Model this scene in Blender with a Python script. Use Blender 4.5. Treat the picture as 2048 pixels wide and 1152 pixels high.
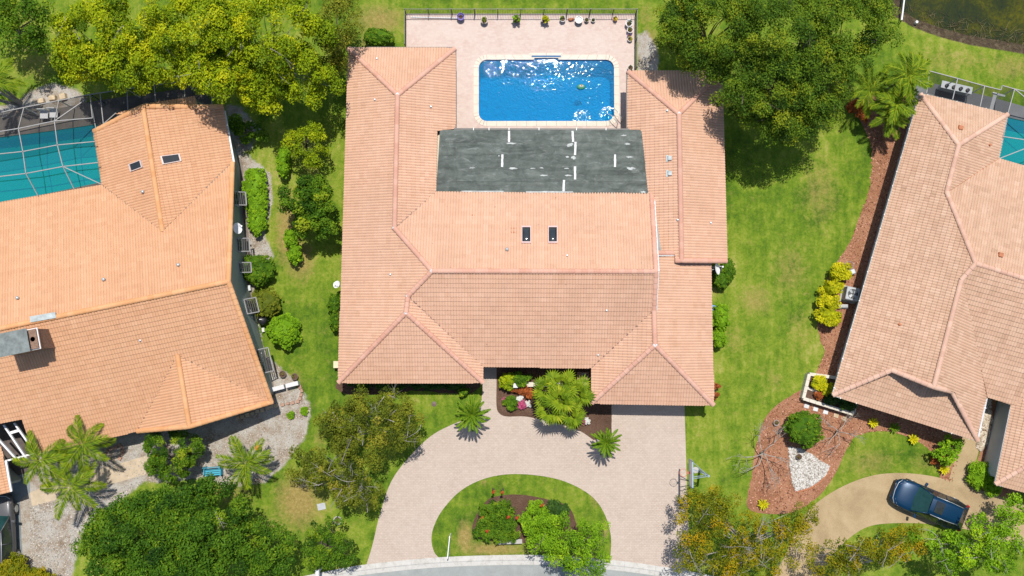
import bpy, bmesh, math, random
import numpy as np
from mathutils import Vector, Matrix
from mathutils.geometry import tessellate_polygon
for o in list(bpy.data.objects): bpy.data.objects.remove(o)
R = math.radians
sc = bpy.context.scene
# ---------------------------------------------------------------- camera, sky, sun, exposure
FPX, DIST, TILT = 2080.0, 65.0, R(3.1)           # focal length in photo pixels, distance to the ground, tilt from straight down
CAMLOC = (0.0, -DIST * math.sin(TILT), DIST * math.cos(TILT))
cd = bpy.data.cameras.new('camera'); cam = bpy.data.objects.new('camera', cd); sc.collection.objects.link(cam)
cam.location = CAMLOC; cam.rotation_euler = (TILT, 0, 0)
cd.sensor_width = 36.0; cd.lens = 36.0 * FPX / 2048.0; cd.clip_start = 0.5; cd.clip_end = 2000.0
sc.camera = cam
SHX, SHY = -0.045, -0.325                          # where the shadow of a 1 m post ends
sun_dir = Vector((-SHX, -SHY, 1.0)).normalized()
world = bpy.data.worlds.new('World'); sc.world = world; world.use_nodes = True
wn = world.node_tree.nodes; wl = world.node_tree.links; wn.clear()
sky = wn.new('ShaderNodeTexSky'); sky.sky_type = 'NISHITA'; sky.sun_disc = False
sky.sun_elevation = math.asin(sun_dir.z); sky.sun_rotation = math.atan2(sun_dir.x, sun_dir.y)
bgn = wn.new('ShaderNodeBackground'); bgn.inputs[1].default_value = 0.115
wo = wn.new('ShaderNodeOutputWorld'); wl.new(sky.outputs[0], bgn.inputs[0]); wl.new(bgn.outputs[0], wo.inputs[0])
sl = bpy.data.lights.new('sun', 'SUN'); sl.energy = 4.35; sl.angle = R(0.53); sl.color = (1.0, 0.955, 0.89)
so = bpy.data.objects.new('sun', sl); sc.collection.objects.link(so)
so.rotation_euler = (-sun_dir).to_track_quat('-Z', 'Y').to_euler(); so.location = (10, 20, 60)
sc.view_settings.view_transform = 'Standard'; sc.view_settings.look = 'None'
sc.view_settings.exposure = 0.06; sc.view_settings.gamma = 1.0; sc.view_settings.use_curve_mapping = False
sc.cycles.max_bounces = 8; sc.cycles.transparent_max_bounces = 16
sc.cycles.caustics_reflective = False; sc.cycles.caustics_refractive = False
# ---------------------------------------------------------------- helpers
COL = sc.collection
_ct, _st = math.cos(TILT), math.sin(TILT)
def P(px, py, z=0.0):
    """point of the place at height z that stands at that spot of the photograph"""
    dx = (px - 1024) / FPX; dy = (576 - py) / FPX
    d = (dx, dy * _ct + _st, dy * _st - _ct)
    t = (z - CAMLOC[2]) / d[2]
    return Vector((CAMLOC[0] + t * d[0], CAMLOC[1] + t * d[1], z))
def PR(px, py):
    dx = (px - 1024) / FPX; dy = (576 - py) / FPX
    return Vector(CAMLOC), Vector((dx, dy * _ct + _st, dy * _st - _ct))
def proj(p):
    x, y, z = p[0] - CAMLOC[0], p[1] - CAMLOC[1], p[2] - CAMLOC[2]
    yy = y * _ct + z * _st; dd = y * _st - z * _ct
    return 1024 + FPX * x / dd, 576 - FPX * yy / dd
class Plane3:
    def __init__(s, a, b, c):
        s.p = Vector(a); s.n = (Vector(b) - s.p).cross(Vector(c) - s.p).normalized()
        if s.n.z < 0: s.n = -s.n
    def hit(s, px, py):
        o, d = PR(px, py); t = (s.p - o).dot(s.n) / d.dot(s.n); return o + d * t
    def z(s, x, y): return s.p.z - (s.n.x * (x - s.p.x) + s.n.y * (y - s.p.y)) / s.n.z
def eave_plane(a, b, inside, ze, slope):
    A, B, I = P(*a, ze), P(*b, ze), P(*inside, ze)
    u = (B - A).normalized(); n = Vector((-u.y, u.x, 0))
    if n.dot(I - A) < 0: n = -n
    return Plane3(A, B, A + n + Vector((0, 0, slope)))
def tag(o, label=None, cat=None, group=None, kind=None):
    if label: o['label'] = label
    if cat: o['category'] = cat
    if group: o['group'] = group
    if kind: o['kind'] = kind
    return o
WORG = {}
def worg(o):
    v = Vector((0, 0, 0))
    while o is not None: v = v + o.location; o = o.parent
    return v
def thing(name, loc, label, cat, group=None, rz=0.0):
    o = bpy.data.objects.new(name, None); COL.objects.link(o); o.empty_display_size = 0.3
    o.location = loc; o.rotation_euler = (0, 0, rz)
    return tag(o, label, cat, group)
def np_mesh(name, V, Fq, mat=None, tint=None, smooth=False):
    """fast mesh: V (n,3), Fq (m,k) with one k for all faces"""
    V = np.asarray(V, np.float32); Fq = np.asarray(Fq, np.int32); k = Fq.shape[1]
    me = bpy.data.meshes.new(name)
    me.vertices.add(len(V)); me.vertices.foreach_set('co', V.ravel())
    me.loops.add(Fq.size); me.loops.foreach_set('vertex_index', Fq.ravel())
    me.polygons.add(len(Fq)); me.polygons.foreach_set('loop_start', np.arange(0, Fq.size, k, dtype=np.int32))
    me.polygons.foreach_set('use_smooth', np.full(len(Fq), bool(smooth)))
    me.update(calc_edges=True)
    if tint is not None:
        a = me.attributes.new('tint', 'FLOAT', 'FACE'); a.data.foreach_set('value', np.asarray(tint, np.float32))
    if mat: me.materials.append(mat)
    return me
def put(name, me, parent=None, loc=None, kind=None):
    o = bpy.data.objects.new(name, me); COL.objects.link(o)
    if parent is not None: o.parent = parent
    if loc is not None: o.location = loc
    if kind: o['kind'] = kind
    return o
class MB:
    """collects polygons, links them as one mesh object"""
    def __init__(s): s.v = []; s.f = []; s.t = []
    def add(s, vs, fs, tint=0.5):
        b = len(s.v); s.v += [tuple(v) for v in vs]; s.f += [tuple(b + i for i in f) for f in fs]; s.t += [tint] * len(fs); return s
    def poly(s, pts, tint=0.5): return s.add(pts, [tuple(range(len(pts)))], tint)
    def box(s, c, size, rz=0.0, taper=1.0, tint=0.5):
        hx, hy, hz = size[0] / 2, size[1] / 2, size[2] / 2; ca, sa = math.cos(rz), math.sin(rz); vs = []
        for z, k in ((-hz, 1.0), (hz, taper)):
            for x, y in ((-hx, -hy), (hx, -hy), (hx, hy), (-hx, hy)):
                x *= k; y *= k; vs.append((c[0] + x * ca - y * sa, c[1] + x * sa + y * ca, c[2] + z))
        return s.add(vs, [(3, 2, 1, 0), (4, 5, 6, 7), (0, 1, 5, 4), (1, 2, 6, 5), (2, 3, 7, 6), (3, 0, 4, 7)], tint)
    def prism(s, pts, z0, z1, tint=0.5):
        n = len(pts); a = sum(pts[i][0] * pts[(i + 1) % n][1] - pts[(i + 1) % n][0] * pts[i][1] for i in range(n))
        if a < 0: pts = pts[::-1]
        vs = [(p[0], p[1], z0) for p in pts] + [(p[0], p[1], z1) for p in pts]
        return s.add(vs, [tuple(range(n - 1, -1, -1)), tuple(range(n, 2 * n))] + [(i, (i + 1) % n, n + (i + 1) % n, n + i) for i in range(n)], tint)
    def drop(s, pts, th, tint=0.5):
        """a slab under a (sloping) polygon"""
        n = len(pts); a = sum(pts[i][0] * pts[(i + 1) % n][1] - pts[(i + 1) % n][0] * pts[i][1] for i in range(n))
        if a < 0: pts = pts[::-1]
        vs = [(p[0], p[1], p[2] - th) for p in pts] + [tuple(p) for p in pts]
        return s.add(vs, [tuple(range(n - 1, -1, -1)), tuple(range(n, 2 * n))] + [(i, (i + 1) % n, n + (i + 1) % n, n + i) for i in range(n)], tint)
    def tube(s, pts, rad, n=6, cap=True, tint=0.5):
        pts = [Vector(p) for p in pts]; m = len(pts)
        rr = rad if isinstance(rad, (list, tuple)) else [rad] * m
        vs = []; prev = None
        for i in range(m):
            t = (pts[min(i + 1, m - 1)] - pts[max(i - 1, 0)])
            t = t.normalized() if t.length > 1e-9 else Vector((0, 0, 1))
            ref = prev if prev is not None else (Vector((0, 0, 1)) if abs(t.z) < .9 else Vector((1, 0, 0)))
            a = (ref - t * ref.dot(t)); a = a.normalized() if a.length > 1e-6 else t.orthogonal().normalized()
            prev = a; b = t.cross(a)
            for k in range(n):
                an = 2 * math.pi * k / n; vs.append(pts[i] + a * (rr[i] * math.cos(an)) + b * (rr[i] * math.sin(an)))
        fs = [(i * n + k, i * n + (k + 1) % n, (i + 1) * n + (k + 1) % n, (i + 1) * n + k) for i in range(m - 1) for k in range(n)]
        if cap: fs += [tuple(range(n - 1, -1, -1)), tuple((m - 1) * n + k for k in range(n))]
        return s.add(vs, fs, tint)
    def lathe(s, c, prof, n=14, tint=0.5, sy=1.0):
        vs = []
        for r, z in prof:
            for k in range(n):
                an = 2 * math.pi * k / n; vs.append((c[0] + r * math.cos(an), c[1] + r * sy * math.sin(an), c[2] + z))
        m = len(prof)
        fs = [(i * n + k, i * n + (k + 1) % n, (i + 1) * n + (k + 1) % n, (i + 1) * n + k) for i in range(m - 1) for k in range(n)]
        fs += [tuple(range(n - 1, -1, -1)), tuple((m - 1) * n + k for k in range(n))]
        return s.add(vs, fs, tint)
    def beam(s, a, b, w, h, tint=0.5):
        a, b = Vector(a), Vector(b); t = (b - a).normalized()
        side = t.cross(Vector((0, 0, 1))); side = side.normalized() if side.length > 1e-6 else Vector((1, 0, 0))
        up = side.cross(t); vs = []
        for p in (a, b):
            for x, y in ((-1, -1), (1, -1), (1, 1), (-1, 1)): vs.append(p + side * (x * w / 2) + up * (y * h / 2))
        return s.add(vs, [(3, 2, 1, 0), (4, 5, 6, 7), (0, 1, 5, 4), (1, 2, 6, 5), (2, 3, 7, 6), (3, 0, 4, 7)], tint)
    def mesh(s, name, mat, off=(0, 0, 0), smooth=False, bevel=0.0):
        me = bpy.data.meshes.new(name)
        me.from_pydata([(v[0] - off[0], v[1] - off[1], v[2] - off[2]) for v in s.v], [], s.f)
        a = me.attributes.new('tint', 'FLOAT', 'FACE'); a.data.foreach_set('value', s.t)
        if smooth: me.polygons.foreach_set('use_smooth', [True] * len(me.polygons))
        if mat: me.materials.append(mat)
        me.update(); return me
    def build(s, name, mat, parent=None, smooth=False, local=False, kind=None, bevel=0.0, sub=0, origin=None):
        off = (0, 0, 0) if (local or parent is None) else worg(parent)
        if parent is None and origin is not None: off = origin
        o = put(name, s.mesh(name, mat, off, smooth), parent, origin if parent is None else None, kind)
        if bevel:
            m = o.modifiers.new('bevel', 'BEVEL'); m.width = bevel; m.segments = 2; m.limit_method = 'ANGLE'; m.angle_limit = R(40)
        if sub:
            m = o.modifiers.new('sub', 'SUBSURF'); m.levels = sub; m.render_levels = sub
        return o
def copy_tree(o, parent=None):
    c = o.copy(); COL.objects.link(c)
    if parent is not None: c.parent = parent
    for ch in list(o.children): copy_tree(ch, c)
    return c
def smooth_loop(pts, per=6, closed=True):
    """Catmull-Rom through 2-D points"""
    n = len(pts); out = []
    rng = range(n) if closed else range(n - 1)
    for i in rng:
        if closed: p0, p1, p2, p3 = pts[i - 1], pts[i], pts[(i + 1) % n], pts[(i + 2) % n]
        else: p0, p1, p2, p3 = pts[max(i - 1, 0)], pts[i], pts[i + 1], pts[min(i + 2, n - 1)]
        for k in range(per):
            t = k / per
            out.append(tuple(0.5 * (2 * b + (c - a) * t + (2 * a - 5 * b + 4 * c - d) * t * t + (3 * b - a - 3 * c + d) * t ** 3)
                             for a, b, c, d in zip(p0, p1, p2, p3)))
    if not closed: out.append(tuple(pts[-1]))
    return out
def ragged(pts, step=0.25, amp=0.05, seed=1):
    rnd = random.Random(seed); out = []; n = len(pts)
    for i in range(n):
        a, b = Vector(pts[i][:2]), Vector(pts[(i + 1) % n][:2]); L = (b - a).length; m = max(1, int(L / step))
        nrm = Vector((-(b - a).y, (b - a).x)).normalized() if L > 0 else Vector((0, 0))
        for k in range(m):
            q = a + (b - a) * (k / m) + (nrm * rnd.uniform(-amp, amp) if k else nrm * 0)
            out.append((q.x, q.y))
    return out
def tri_fill(pts):
    return [tuple(t) for t in tessellate_polygon([[Vector((p[0], p[1], 0)) for p in pts]])]
def sheet(name, pts, z, mat, parent=None, kind=None, thick=0.0):
    n = len(pts); a = sum(pts[i][0] * pts[(i + 1) % n][1] - pts[(i + 1) % n][0] * pts[i][1] for i in range(n))
    if a < 0: pts = pts[::-1]
    m = MB(); T = tri_fill(pts); fs = []
    for t in T:
        p, q, r = (pts[i] for i in t)
        fs.append(t if (q[0] - p[0]) * (r[1] - p[1]) - (r[0] - p[0]) * (q[1] - p[1]) > 0 else t[::-1])
    m.add([(p[0], p[1], z) for p in pts], fs)
    if thick: m.add([(p[0], p[1], z) for p in pts] + [(p[0], p[1], z - thick) for p in pts], [(n + i, n + (i + 1) % n, (i + 1) % n, i) for i in range(n)])
    return m.build(name, mat, parent, kind=kind)
def PX(lst, z=0.0): return [tuple(P(x, y, z)[:2]) for x, y in lst]
# ---------------------------------------------------------------- materials
class NT:
    def __init__(s, name):
        s.m = bpy.data.materials.new(name); s.m.use_nodes = True; s.t = s.m.node_tree
        s.t.nodes.clear(); s.out = s.n('ShaderNodeOutputMaterial')
    def n(s, typ, **kw):
        nd = s.t.nodes.new(typ)
        for k, v in kw.items(): setattr(nd, k, v)
        return nd
    def l(s, a, b): s.t.links.new(a, b)
    def pos(s, scale=(1, 1, 1), rot=0.0):
        g = s.n('ShaderNodeNewGeometry'); mp = s.n('ShaderNodeMapping'); mp.inputs['Scale'].default_value = scale; mp.inputs['Rotation'].default_value = (0, 0, rot)
        s.l(g.outputs['Position'], mp.inputs[0]); return mp.outputs[0]
    def noise(s, vec, scale, detail=4, rough=.6, dist=0.0):
        n = s.n('ShaderNodeTexNoise'); n.inputs['Scale'].default_value = scale; n.inputs['Detail'].default_value = detail
        n.inputs['Roughness'].default_value = rough; n.inputs['Distortion'].default_value = dist
        s.l(vec, n.inputs['Vector']); return n.outputs['Fac']
    def ramp(s, fac, stops, interp='LINEAR'):
        r = s.n('ShaderNodeValToRGB'); r.color_ramp.interpolation = interp; e = r.color_ramp.elements
        while len(e) < len(stops): e.new(0.5)
        for i, (p, c) in enumerate(stops): e[i].position = p; e[i].color = (c[0], c[1], c[2], 1) if not isinstance(c, (int, float)) else (c, c, c, 1)
        s.l(fac, r.inputs[0]); return r.outputs[0]
    def mix(s, fac, a, b, mode='MIX'):
        m = s.n('ShaderNodeMix', data_type='RGBA', blend_type=mode)
        for i, v in ((0, fac), (6, a), (7, b)):
            if isinstance(v, (int, float)): m.inputs[i].default_value = v
            elif isinstance(v, tuple): m.inputs[i].default_value = (*v[:3], 1)
            else: s.l(v, m.inputs[i])
        return m.outputs[2]
    def math(s, op, a, b=0.0, c=0.0):
        m = s.n('ShaderNodeMath', operation=op)
        for i, v in ((0, a), (1, b), (2, c)):
            if isinstance(v, (int, float)): m.inputs[i].default_value = v
            else: s.l(v, m.inputs[i])
        return m.outputs[0]
    def attr(s, name):
        a = s.n('ShaderNodeAttribute'); a.attribute_name = name; return a.outputs['Fac']
    def bump(s, h, strength=.5, dist=.02):
        b = s.n('ShaderNodeBump'); b.inputs['Strength'].default_value = strength; b.inputs['Distance'].default_value = dist
        s.l(h, b.inputs['Height']); return b.outputs[0]
    def bsdf(s, col, rough=.7, normal=None, metal=0.0, spec=.5, coat=0.0):
        b = s.n('ShaderNodeBsdfPrincipled')
        if isinstance(col, tuple): b.inputs['Base Color'].default_value = (*col[:3], 1)
        else: s.l(col, b.inputs['Base Color'])
        if isinstance(rough, (int, float)): b.inputs['Roughness'].default_value = rough
        else: s.l(rough, b.inputs['Roughness'])
        b.inputs['Metallic'].default_value = metal; b.inputs['Specular IOR Level'].default_value = spec
        if coat: b.inputs['Coat Weight'].default_value = coat; b.inputs['Coat Roughness'].default_value = .04
        if normal is not None: s.l(normal, b.inputs['Normal'])
        return b.outputs[0]
    def done(s, sh): s.l(sh, s.out.inputs[0]); return s.m
def hexc(r, g, b):
    return tuple(((c / 255) / 12.92 if c / 255 <= .04045 else ((c / 255 + .055) / 1.055) ** 2.4) for c in (r, g, b))
def simple(name, c, rough=.6, var=.18, scale=3.0, bump=0.0, metal=0.0, spec=.5, coat=0.0, fine=40.0):
    t = NT(name); v = t.pos(); n1 = t.noise(v, scale, 5, .65)
    d = tuple(x * (1 - var) for x in c); e = tuple(min(1, x * (1 + var)) for x in c)
    col = t.ramp(n1, [(.3, d), (.7, e)])
    nrm = None
    if bump: nrm = t.bump(t.noise(v, fine, 4, .7), bump, .02)
    return t.done(t.bsdf(col, rough, nrm, metal, spec, coat))
def leafmat(name, stops, trans=.16, gloss=.1):
    t = NT(name); a = t.attr('tint'); v = t.pos(); n = t.noise(v, .9, 3, .6)
    f = t.math('ADD', t.math('MULTIPLY', a, .8), t.math('MULTIPLY', n, .2))
    col = t.ramp(f, stops)
    b = t.bsdf(col, .6, None, 0, gloss)
    tr = t.n('ShaderNodeBsdfTranslucent'); t.l(t.mix(1.0, col, (1.0, 1.0, .45), 'MULTIPLY'), tr.inputs[0])
    m = t.n('ShaderNodeMixShader'); m.inputs[0].default_value = trans; t.l(b, m.inputs[1]); t.l(tr.outputs[0], m.inputs[2])
    return t.done(m.outputs[0])
M = {}
def tilemat(name, stops, stain=(.25, .2, .17), stain_amt=.25):
    t = NT(name); a = t.attr('tint'); v = t.pos(); n1 = t.noise(v, .35, 4, .6); n2 = t.noise(v, 9, 4, .7)
    f = t.math('ADD', t.math('MULTIPLY', a, .6), t.math('ADD', t.math('MULTIPLY', n1, .28), t.math('MULTIPLY', n2, .14)))
    col = t.ramp(f, stops)
    st = t.ramp(t.noise(v, 1.3, 6, .75), [(.52, 0), (.78, stain_amt)])
    col = t.mix(st, col, stain)
    col = t.mix(t.ramp(t.noise(v, 7.0, 2, .5), [(.70, 0), (.76, .45)]), col, tuple(x * .35 for x in stain))
    col = t.mix(t.ramp(t.noise(t.pos((1, 1, .2)), .22, 5, .65, .5), [(.45, 0), (.75, .2)]), col, tuple(x * .85 for x in stain))
    return t.done(t.bsdf(col, .75, t.bump(t.noise(v, 60, 3, .7), .25, .01), 0, .3))
M['tile_main'] = tilemat('salmon_tile', [(.2, (.545, .318, .205)), (.5, (.62, .382, .258)), (.85, (.69, .45, .318))], stain=(.36, .24, .17), stain_amt=.22)
M['tile_orange'] = tilemat('orange_tile', [(.2, (.51, .27, .145)), (.5, (.59, .33, .185)), (.85, (.66, .40, .24))], stain=(.66, .42, .26), stain_amt=.22)
M['tile_tan'] = tilemat('tan_tile', [(.15, (.42, .255, .165)), (.5, (.55, .355, .24)), (.9, (.65, .455, .33))], stain=(.42, .30, .215), stain_amt=.25)
M['cap_main'] = tilemat('salmon_cap', [(.2, (.55, .285, .20)), (.8, (.63, .36, .265))], stain=(.68, .55, .46), stain_amt=.3)
M['fascia'] = simple('fascia', (.20, .12, .09), .6, .2)
M['fascia_tan'] = simple('fascia_tan', (.42, .32, .25), .6, .2)
M['stucco_cream'] = simple('stucco_cream', (.66, .56, .42), .85, .08, 1.5, .3)
M['stucco_green'] = simple('stucco_green', (.30, .345, .31), .85, .07, 1.0, .3)
M['stucco_grey'] = simple('stucco_grey', (.52, .54, .55), .85, .07, 1.0, .3)
M['gutter_white'] = simple('gutter_white', (.56, .57, .57), .5, .12, 3)
M['white_metal'] = simple('white_metal', (.78, .78, .78), .4, .05)
M['grey_metal'] = simple('grey_metal', (.42, .44, .45), .4, .12, 4)
M['bronze'] = simple('bronze_metal', (.035, .026, .024), .45, .2)
M['dark'] = simple('dark_metal', (.02, .02, .022), .5, .2)
M['glass_dark'] = simple('dark_glass', (.025, .03, .032), .06, .3, 1.0, spec=.9)
M['galv'] = simple('galvanised', (.50, .53, .54), .35, .12, 6, metal=.4)
M['flash'] = simple('grey_flashing', (.40, .45, .45), .55, .25, 2.5, .2)
M['sealant'] = simple('white_sealant', (.60, .61, .60), .6, .15, 5)
M['patch'] = simple('grey_patch', (.40, .425, .41), .7, .35, 4)
M['frame_grey'] = simple('frame_grey', (.30, .29, .28), .5, .15, 4)
M['concrete'] = simple('concrete', (.42, .40, .37), .9, .12, 2, .4)
M['wood_cream'] = simple('cream_wood', (.72, .60, .40), .7, .12, 3)
M['terracotta'] = simple('terracotta', (.45, .17, .08), .8, .2, 6, .2)
M['black_plastic'] = simple('black_plastic', (.015, .015, .016), .5, .2)
M['bark'] = simple('bark', (.17, .135, .105), .95, .35, 5, .8, fine=18)
M['bark_pale'] = simple('pale_bark', (.36, .33, .29), .95, .3, 4, .7, fine=18)
M['bark_grey'] = simple('grey_bark', (.27, .245, .22), .95, .3, 4, .7, fine=18)
M['dead_wood'] = simple('dead_wood', (.22, .18, .15), .95, .3, 6)
M['bed_soil'] = simple('bed_soil', (.115, .062, .04), .95, .35, 5, 1.0, fine=25)
M['blue_plastic'] = simple('blue_plastic', (.02, .16, .52), .45, .1)
M['teal_paint'] = simple('teal_paint', (.04, .34, .46), .5, .12)
M['purple_glaze'] = simple('purple_glaze', (.17, .14, .40), .6, .2, spec=.2)
M['grey_glaze'] = simple('grey_glaze', (.30, .31, .33), .35, .2)
M['white_glaze'] = simple('white_glaze', (.62, .61, .60), .6, .08)
M['green_glaze'] = simple('green_glaze', (.06, .10, .075), .35, .2)
M['brown_glaze'] = simple('brown_glaze', (.11, .07, .05), .4, .2)
M['stone_red'] = simple('red_stone', (.40, .24, .17), .9, .2, 6, .5)
M['stone_tan'] = simple('tan_stone', (.52, .40, .26), .9, .22, 4, .5)
# foliage
M['leaf_lime'] = leafmat('lime_leaves', [(.05, (.036, .078, .005)), (.30, (.150, .235, .007)), (.58, (.31, .39, .008)), (.9, (.54, .53, .012))])
M['leaf_oak'] = leafmat('oak_leaves', [(.05, (.020, .050, .007)), (.32, (.066, .138, .012)), (.60, (.140, .228, .014)), (.95, (.30, .33, .018))])
M['leaf_mid'] = leafmat('green_leaves', [(.08, (.018, .052, .006)), (.38, (.068, .158, .009)), (.68, (.155, .265, .013)), (1, (.36, .40, .02))])
M['leaf_bright'] = leafmat('bright_leaves', [(.1, (0.060, 0.144, 0.007)), (.5, (0.186, 0.360, 0.012)), (.8, (0.324, 0.504, 0.017)), (1, (0.504, 0.600, 0.024))])
M['leaf_olive'] = leafmat('olive_leaves', [(.08, (.042, .064, .008)), (.38, (.125, .160, .013)), (.68, (.225, .245, .020)), (1, (.36, .31, .035))])
M['leaf_deep'] = leafmat('deep_leaves', [(.08, (.014, .046, .006)), (.38, (.052, .132, .009)), (.70, (.115, .22, .012)), (1, (.27, .34, .018))])
M['leaf_amber'] = leafmat('amber_leaves', [(.08, (.045, .072, .006)), (.35, (.15, .18, .007)), (.62, (.30, .265, .008)), (1, (.50, .29, .008))])
M['leaf_palm'] = leafmat('palm_leaves', [(.08, (.035, .075, .006)), (.4, (.115, .200, .010)), (.7, (.23, .315, .014)), (1, (.42, .42, .03))])
M['leaf_yellow'] = leafmat('yellow_leaves', [(.1, (.12, .16, .006)), (.4, (.40, .42, .008)), (.7, (.66, .58, .012)), (1, (.82, .70, .03))])
M['leaf_red'] = leafmat('red_leaves', [(.1, (0.108, 0.036, 0.014)), (.5, (0.336, 0.090, 0.026)), (1, (0.600, 0.204, 0.048))])
M['leaf_dark'] = leafmat('dark_leaves', [(.1, (0.014, 0.039, 0.008)), (.5, (0.042, 0.098, 0.017)), (1, (0.098, 0.182, 0.028))])
M['flower_red'] = leafmat('red_flowers', [(.1, (.40, .05, .02)), (1, (.62, .13, .05))])
M['flower_pink'] = leafmat('pink_flowers', [(.1, (.35, .01, .08)), (1, (.70, .25, .40))])
M['flower_purple'] = leafmat('purple_flowers', [(.1, (.12, .03, .22)), (1, (.28, .10, .40))])
M['flower_white'] = leafmat('white_flowers', [(.1, (.65, .65, .60)), (1, (.85, .85, .85))])
# ---------------------------------------------------------------- ground
def in_poly(X, Y, pts):
    ins = np.zeros(X.shape, bool); n = len(pts)
    for i in range(n):
        x1, y1 = pts[i][:2]; x2, y2 = pts[(i + 1) % n][:2]
        if y1 == y2: continue
        c = ((y1 > Y) != (y2 > Y)) & (X < (x2 - x1) * (Y - y1) / (y2 - y1) + x1); ins ^= c
    return ins
def poly_dist(X, Y, pts):
    d = np.full(X.shape, 1e9); n = len(pts)
    for i in range(n):
        x1, y1 = pts[i][:2]; x2, y2 = pts[(i + 1) % n][:2]; ex, ey = x2 - x1, y2 - y1; L = ex * ex + ey * ey + 1e-12
        t = np.clip(((X - x1) * ex + (Y - y1) * ey) / L, 0, 1); d = np.minimum(d, np.hypot(X - x1 - t * ex, Y - y1 - t * ey))
    return np.where(in_poly(X, Y, pts), d, -d)
def smask(d, w): t = np.clip((d + w) / (2 * w), 0, 1); return t * t * (3 - 2 * t)
# shapes on the ground, from the photograph
DECK = PX([(813, 28), (1270, 28), (1271, 263), (812, 263)])
DECK_CUT = [(DECK[0][0] + .4, DECK[0][1] - .4), (DECK[1][0] - .4, DECK[1][1] - .4), (DECK[2][0] - .4, DECK[2][1] + .4), (DECK[3][0] + .4, DECK[3][1] + .4)]
LPATIO = PX([(-120, 250), (40, 232), (200, 200), (408, 172), (430, 225), (470, 330), (300, 420), (-120, 470)])
LPOOL = PX([(-100, 287), (100, 262), (196, 248), (214, 362), (100, 386), (-100, 425)])
RPATIO = PX([(1838, 160), (1990, 196), (2140, 240), (2140, 420), (1850, 420), (1815, 215)])
RPOOL = PX([(2004, 232), (2140, 262), (2140, 375), (1975, 322)])
CANAL = PX([(1775, -200), (1792, 25), (1830, 48), (1880, 66), (1940, 82), (2000, 92), (2120, 112), (2300, 140), (2300, -200)])
def shrink(pts, k):
    cx = sum(p[0] for p in pts) / len(pts); cy = sum(p[1] for p in pts) / len(pts)
    return [(cx + (p[0] - cx) * k, cy + (p[1] - cy) * k) for p in pts]
xs = np.arange(-47, 47.01, .25); ys = np.arange(-27, 29.01, .25)
GX, GY = np.meshgrid(xs, ys); nx, ny = len(xs), len(ys)
rng = np.random.default_rng(5)
GZ = np.zeros(GX.shape)
dc = poly_dist(GX, GY, CANAL); GZ -= .75 * smask(dc - .45, .75)
BARE = [([(470, 300), (505, 318), (540, 345), (546, 400), (528, 470), (548, 515), (520, 530), (505, 600), (508, 690), (560, 735), (592, 762), (570, 800), (480, 760), (470, 600), (455, 400)], .35),
        ([(200, 895), (300, 835), (420, 815), (520, 785), (545, 795), (598, 775), (622, 812), (612, 870), (572, 925), (530, 965), (450, 975), (420, 955), (300, 965), (230, 950)], .45),
        ([(40, 960), (60, 905), (120, 880), (230, 850), (300, 850), (280, 930), (100, 990)], .4),
        ([(30, 965), (200, 930), (300, 955), (240, 1000), (165, 1060), (140, 1170), (-30, 1170), (-30, 980)], .5),
        ([(30, 205), (60, 182), (110, 165), (150, 178), (180, 200), (150, 214), (40, 235), (-60, 250), (-60, 225)], .5),
        ([(1276, 70), (1296, 62), (1318, 110), (1315, 150), (1276, 150)], .45),
        ([(450, 205), (480, 215), (520, 260), (500, 300), (470, 310)], .5)]
bare = np.zeros(GX.shape)
for pts, w in BARE: bare = np.maximum(bare, smask(poly_dist(GX, GY, PX(pts)), w))
DRY = [(575, 455, 30, 95, 1.0), (600, 520, 40, 60, .8), (600, 1000, 65, 75, .9), (760, 40, 75, 45, .75), (735, 85, 40, 30, .5), (625, 345, 40, 45, .45), (930, 1075, 22, 45, .9),
       (985, 1098, 95, 18, .85), (968, 966, 9, 7, .9), (640, 880, 25, 50, .45), (1512, 600, 50, 45, .62), (1470, 680, 35, 50, .45), (1580, 540, 60, 90, .48), (1640, 380, 60, 120, .5), (1600, 660, 40, 80, .42), (1545, 760, 40, 50, .4), (1500, 400, 40, 40, .2),
       (1900, 120, 160, 40, .45), (2020, 135, 80, 40, .55), (1740, 925, 85, 45, .5), (1850, 925, 50, 30, .45), (1720, 980, 40, 20, .5), (70, 130, 80, 55, .5), (590, 760, 25, 40, .55), (470, 990, 60, 40, .55),
       (450, 980, 60, 35, .5), (1440, 1050, 60, 50, .3), (1292, 30, 25, 40, .5), (1300, 90, 25, 50, .8), (560, 330, 30, 60, .35), (1000, 970, 60, 12, .3), (1190, 1000, 16, 22, .55), (1210, 1060, 8, 30, .7), (590, 840, 25, 60, .5),
       (700, 960, 60, 60, .35), (1260, 8, 60, 10, .3), (850, 8, 80, 10, .3), (540, 1060, 80, 60, .5), (640, 1060, 80, 60, .35)]
dry = np.zeros(GX.shape)
for px, py, rx, ry, s in DRY:
    c = P(px, py); e = np.hypot((GX - c.x) / (rx / 32), (GY - c.y) / (ry / 32)); dry = np.maximum(dry, s * np.clip(1.25 - e, 0, 1))
mud = smask(dc + .25, .3) * (1 - smask(dc - 2.2, .6))
keep = np.ones((ny - 1, nx - 1), bool); cxs = (GX[:-1, :-1] + GX[1:, 1:]) / 2; cys = (GY[:-1, :-1] + GY[1:, 1:]) / 2
keep &= ~in_poly(cxs, cys, DECK_CUT)
for q in (LPOOL, RPOOL): keep &= ~(poly_dist(cxs, cys, q) > -.45)
idx = np.arange(nx * ny).reshape(ny, nx)
Fg = np.stack([idx[:-1, :-1], idx[:-1, 1:], idx[1:, 1:], idx[1:, :-1]], -1)[keep]
jit = np.clip(rng.normal(0, .004, GX.shape), -.01, .004)
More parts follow.
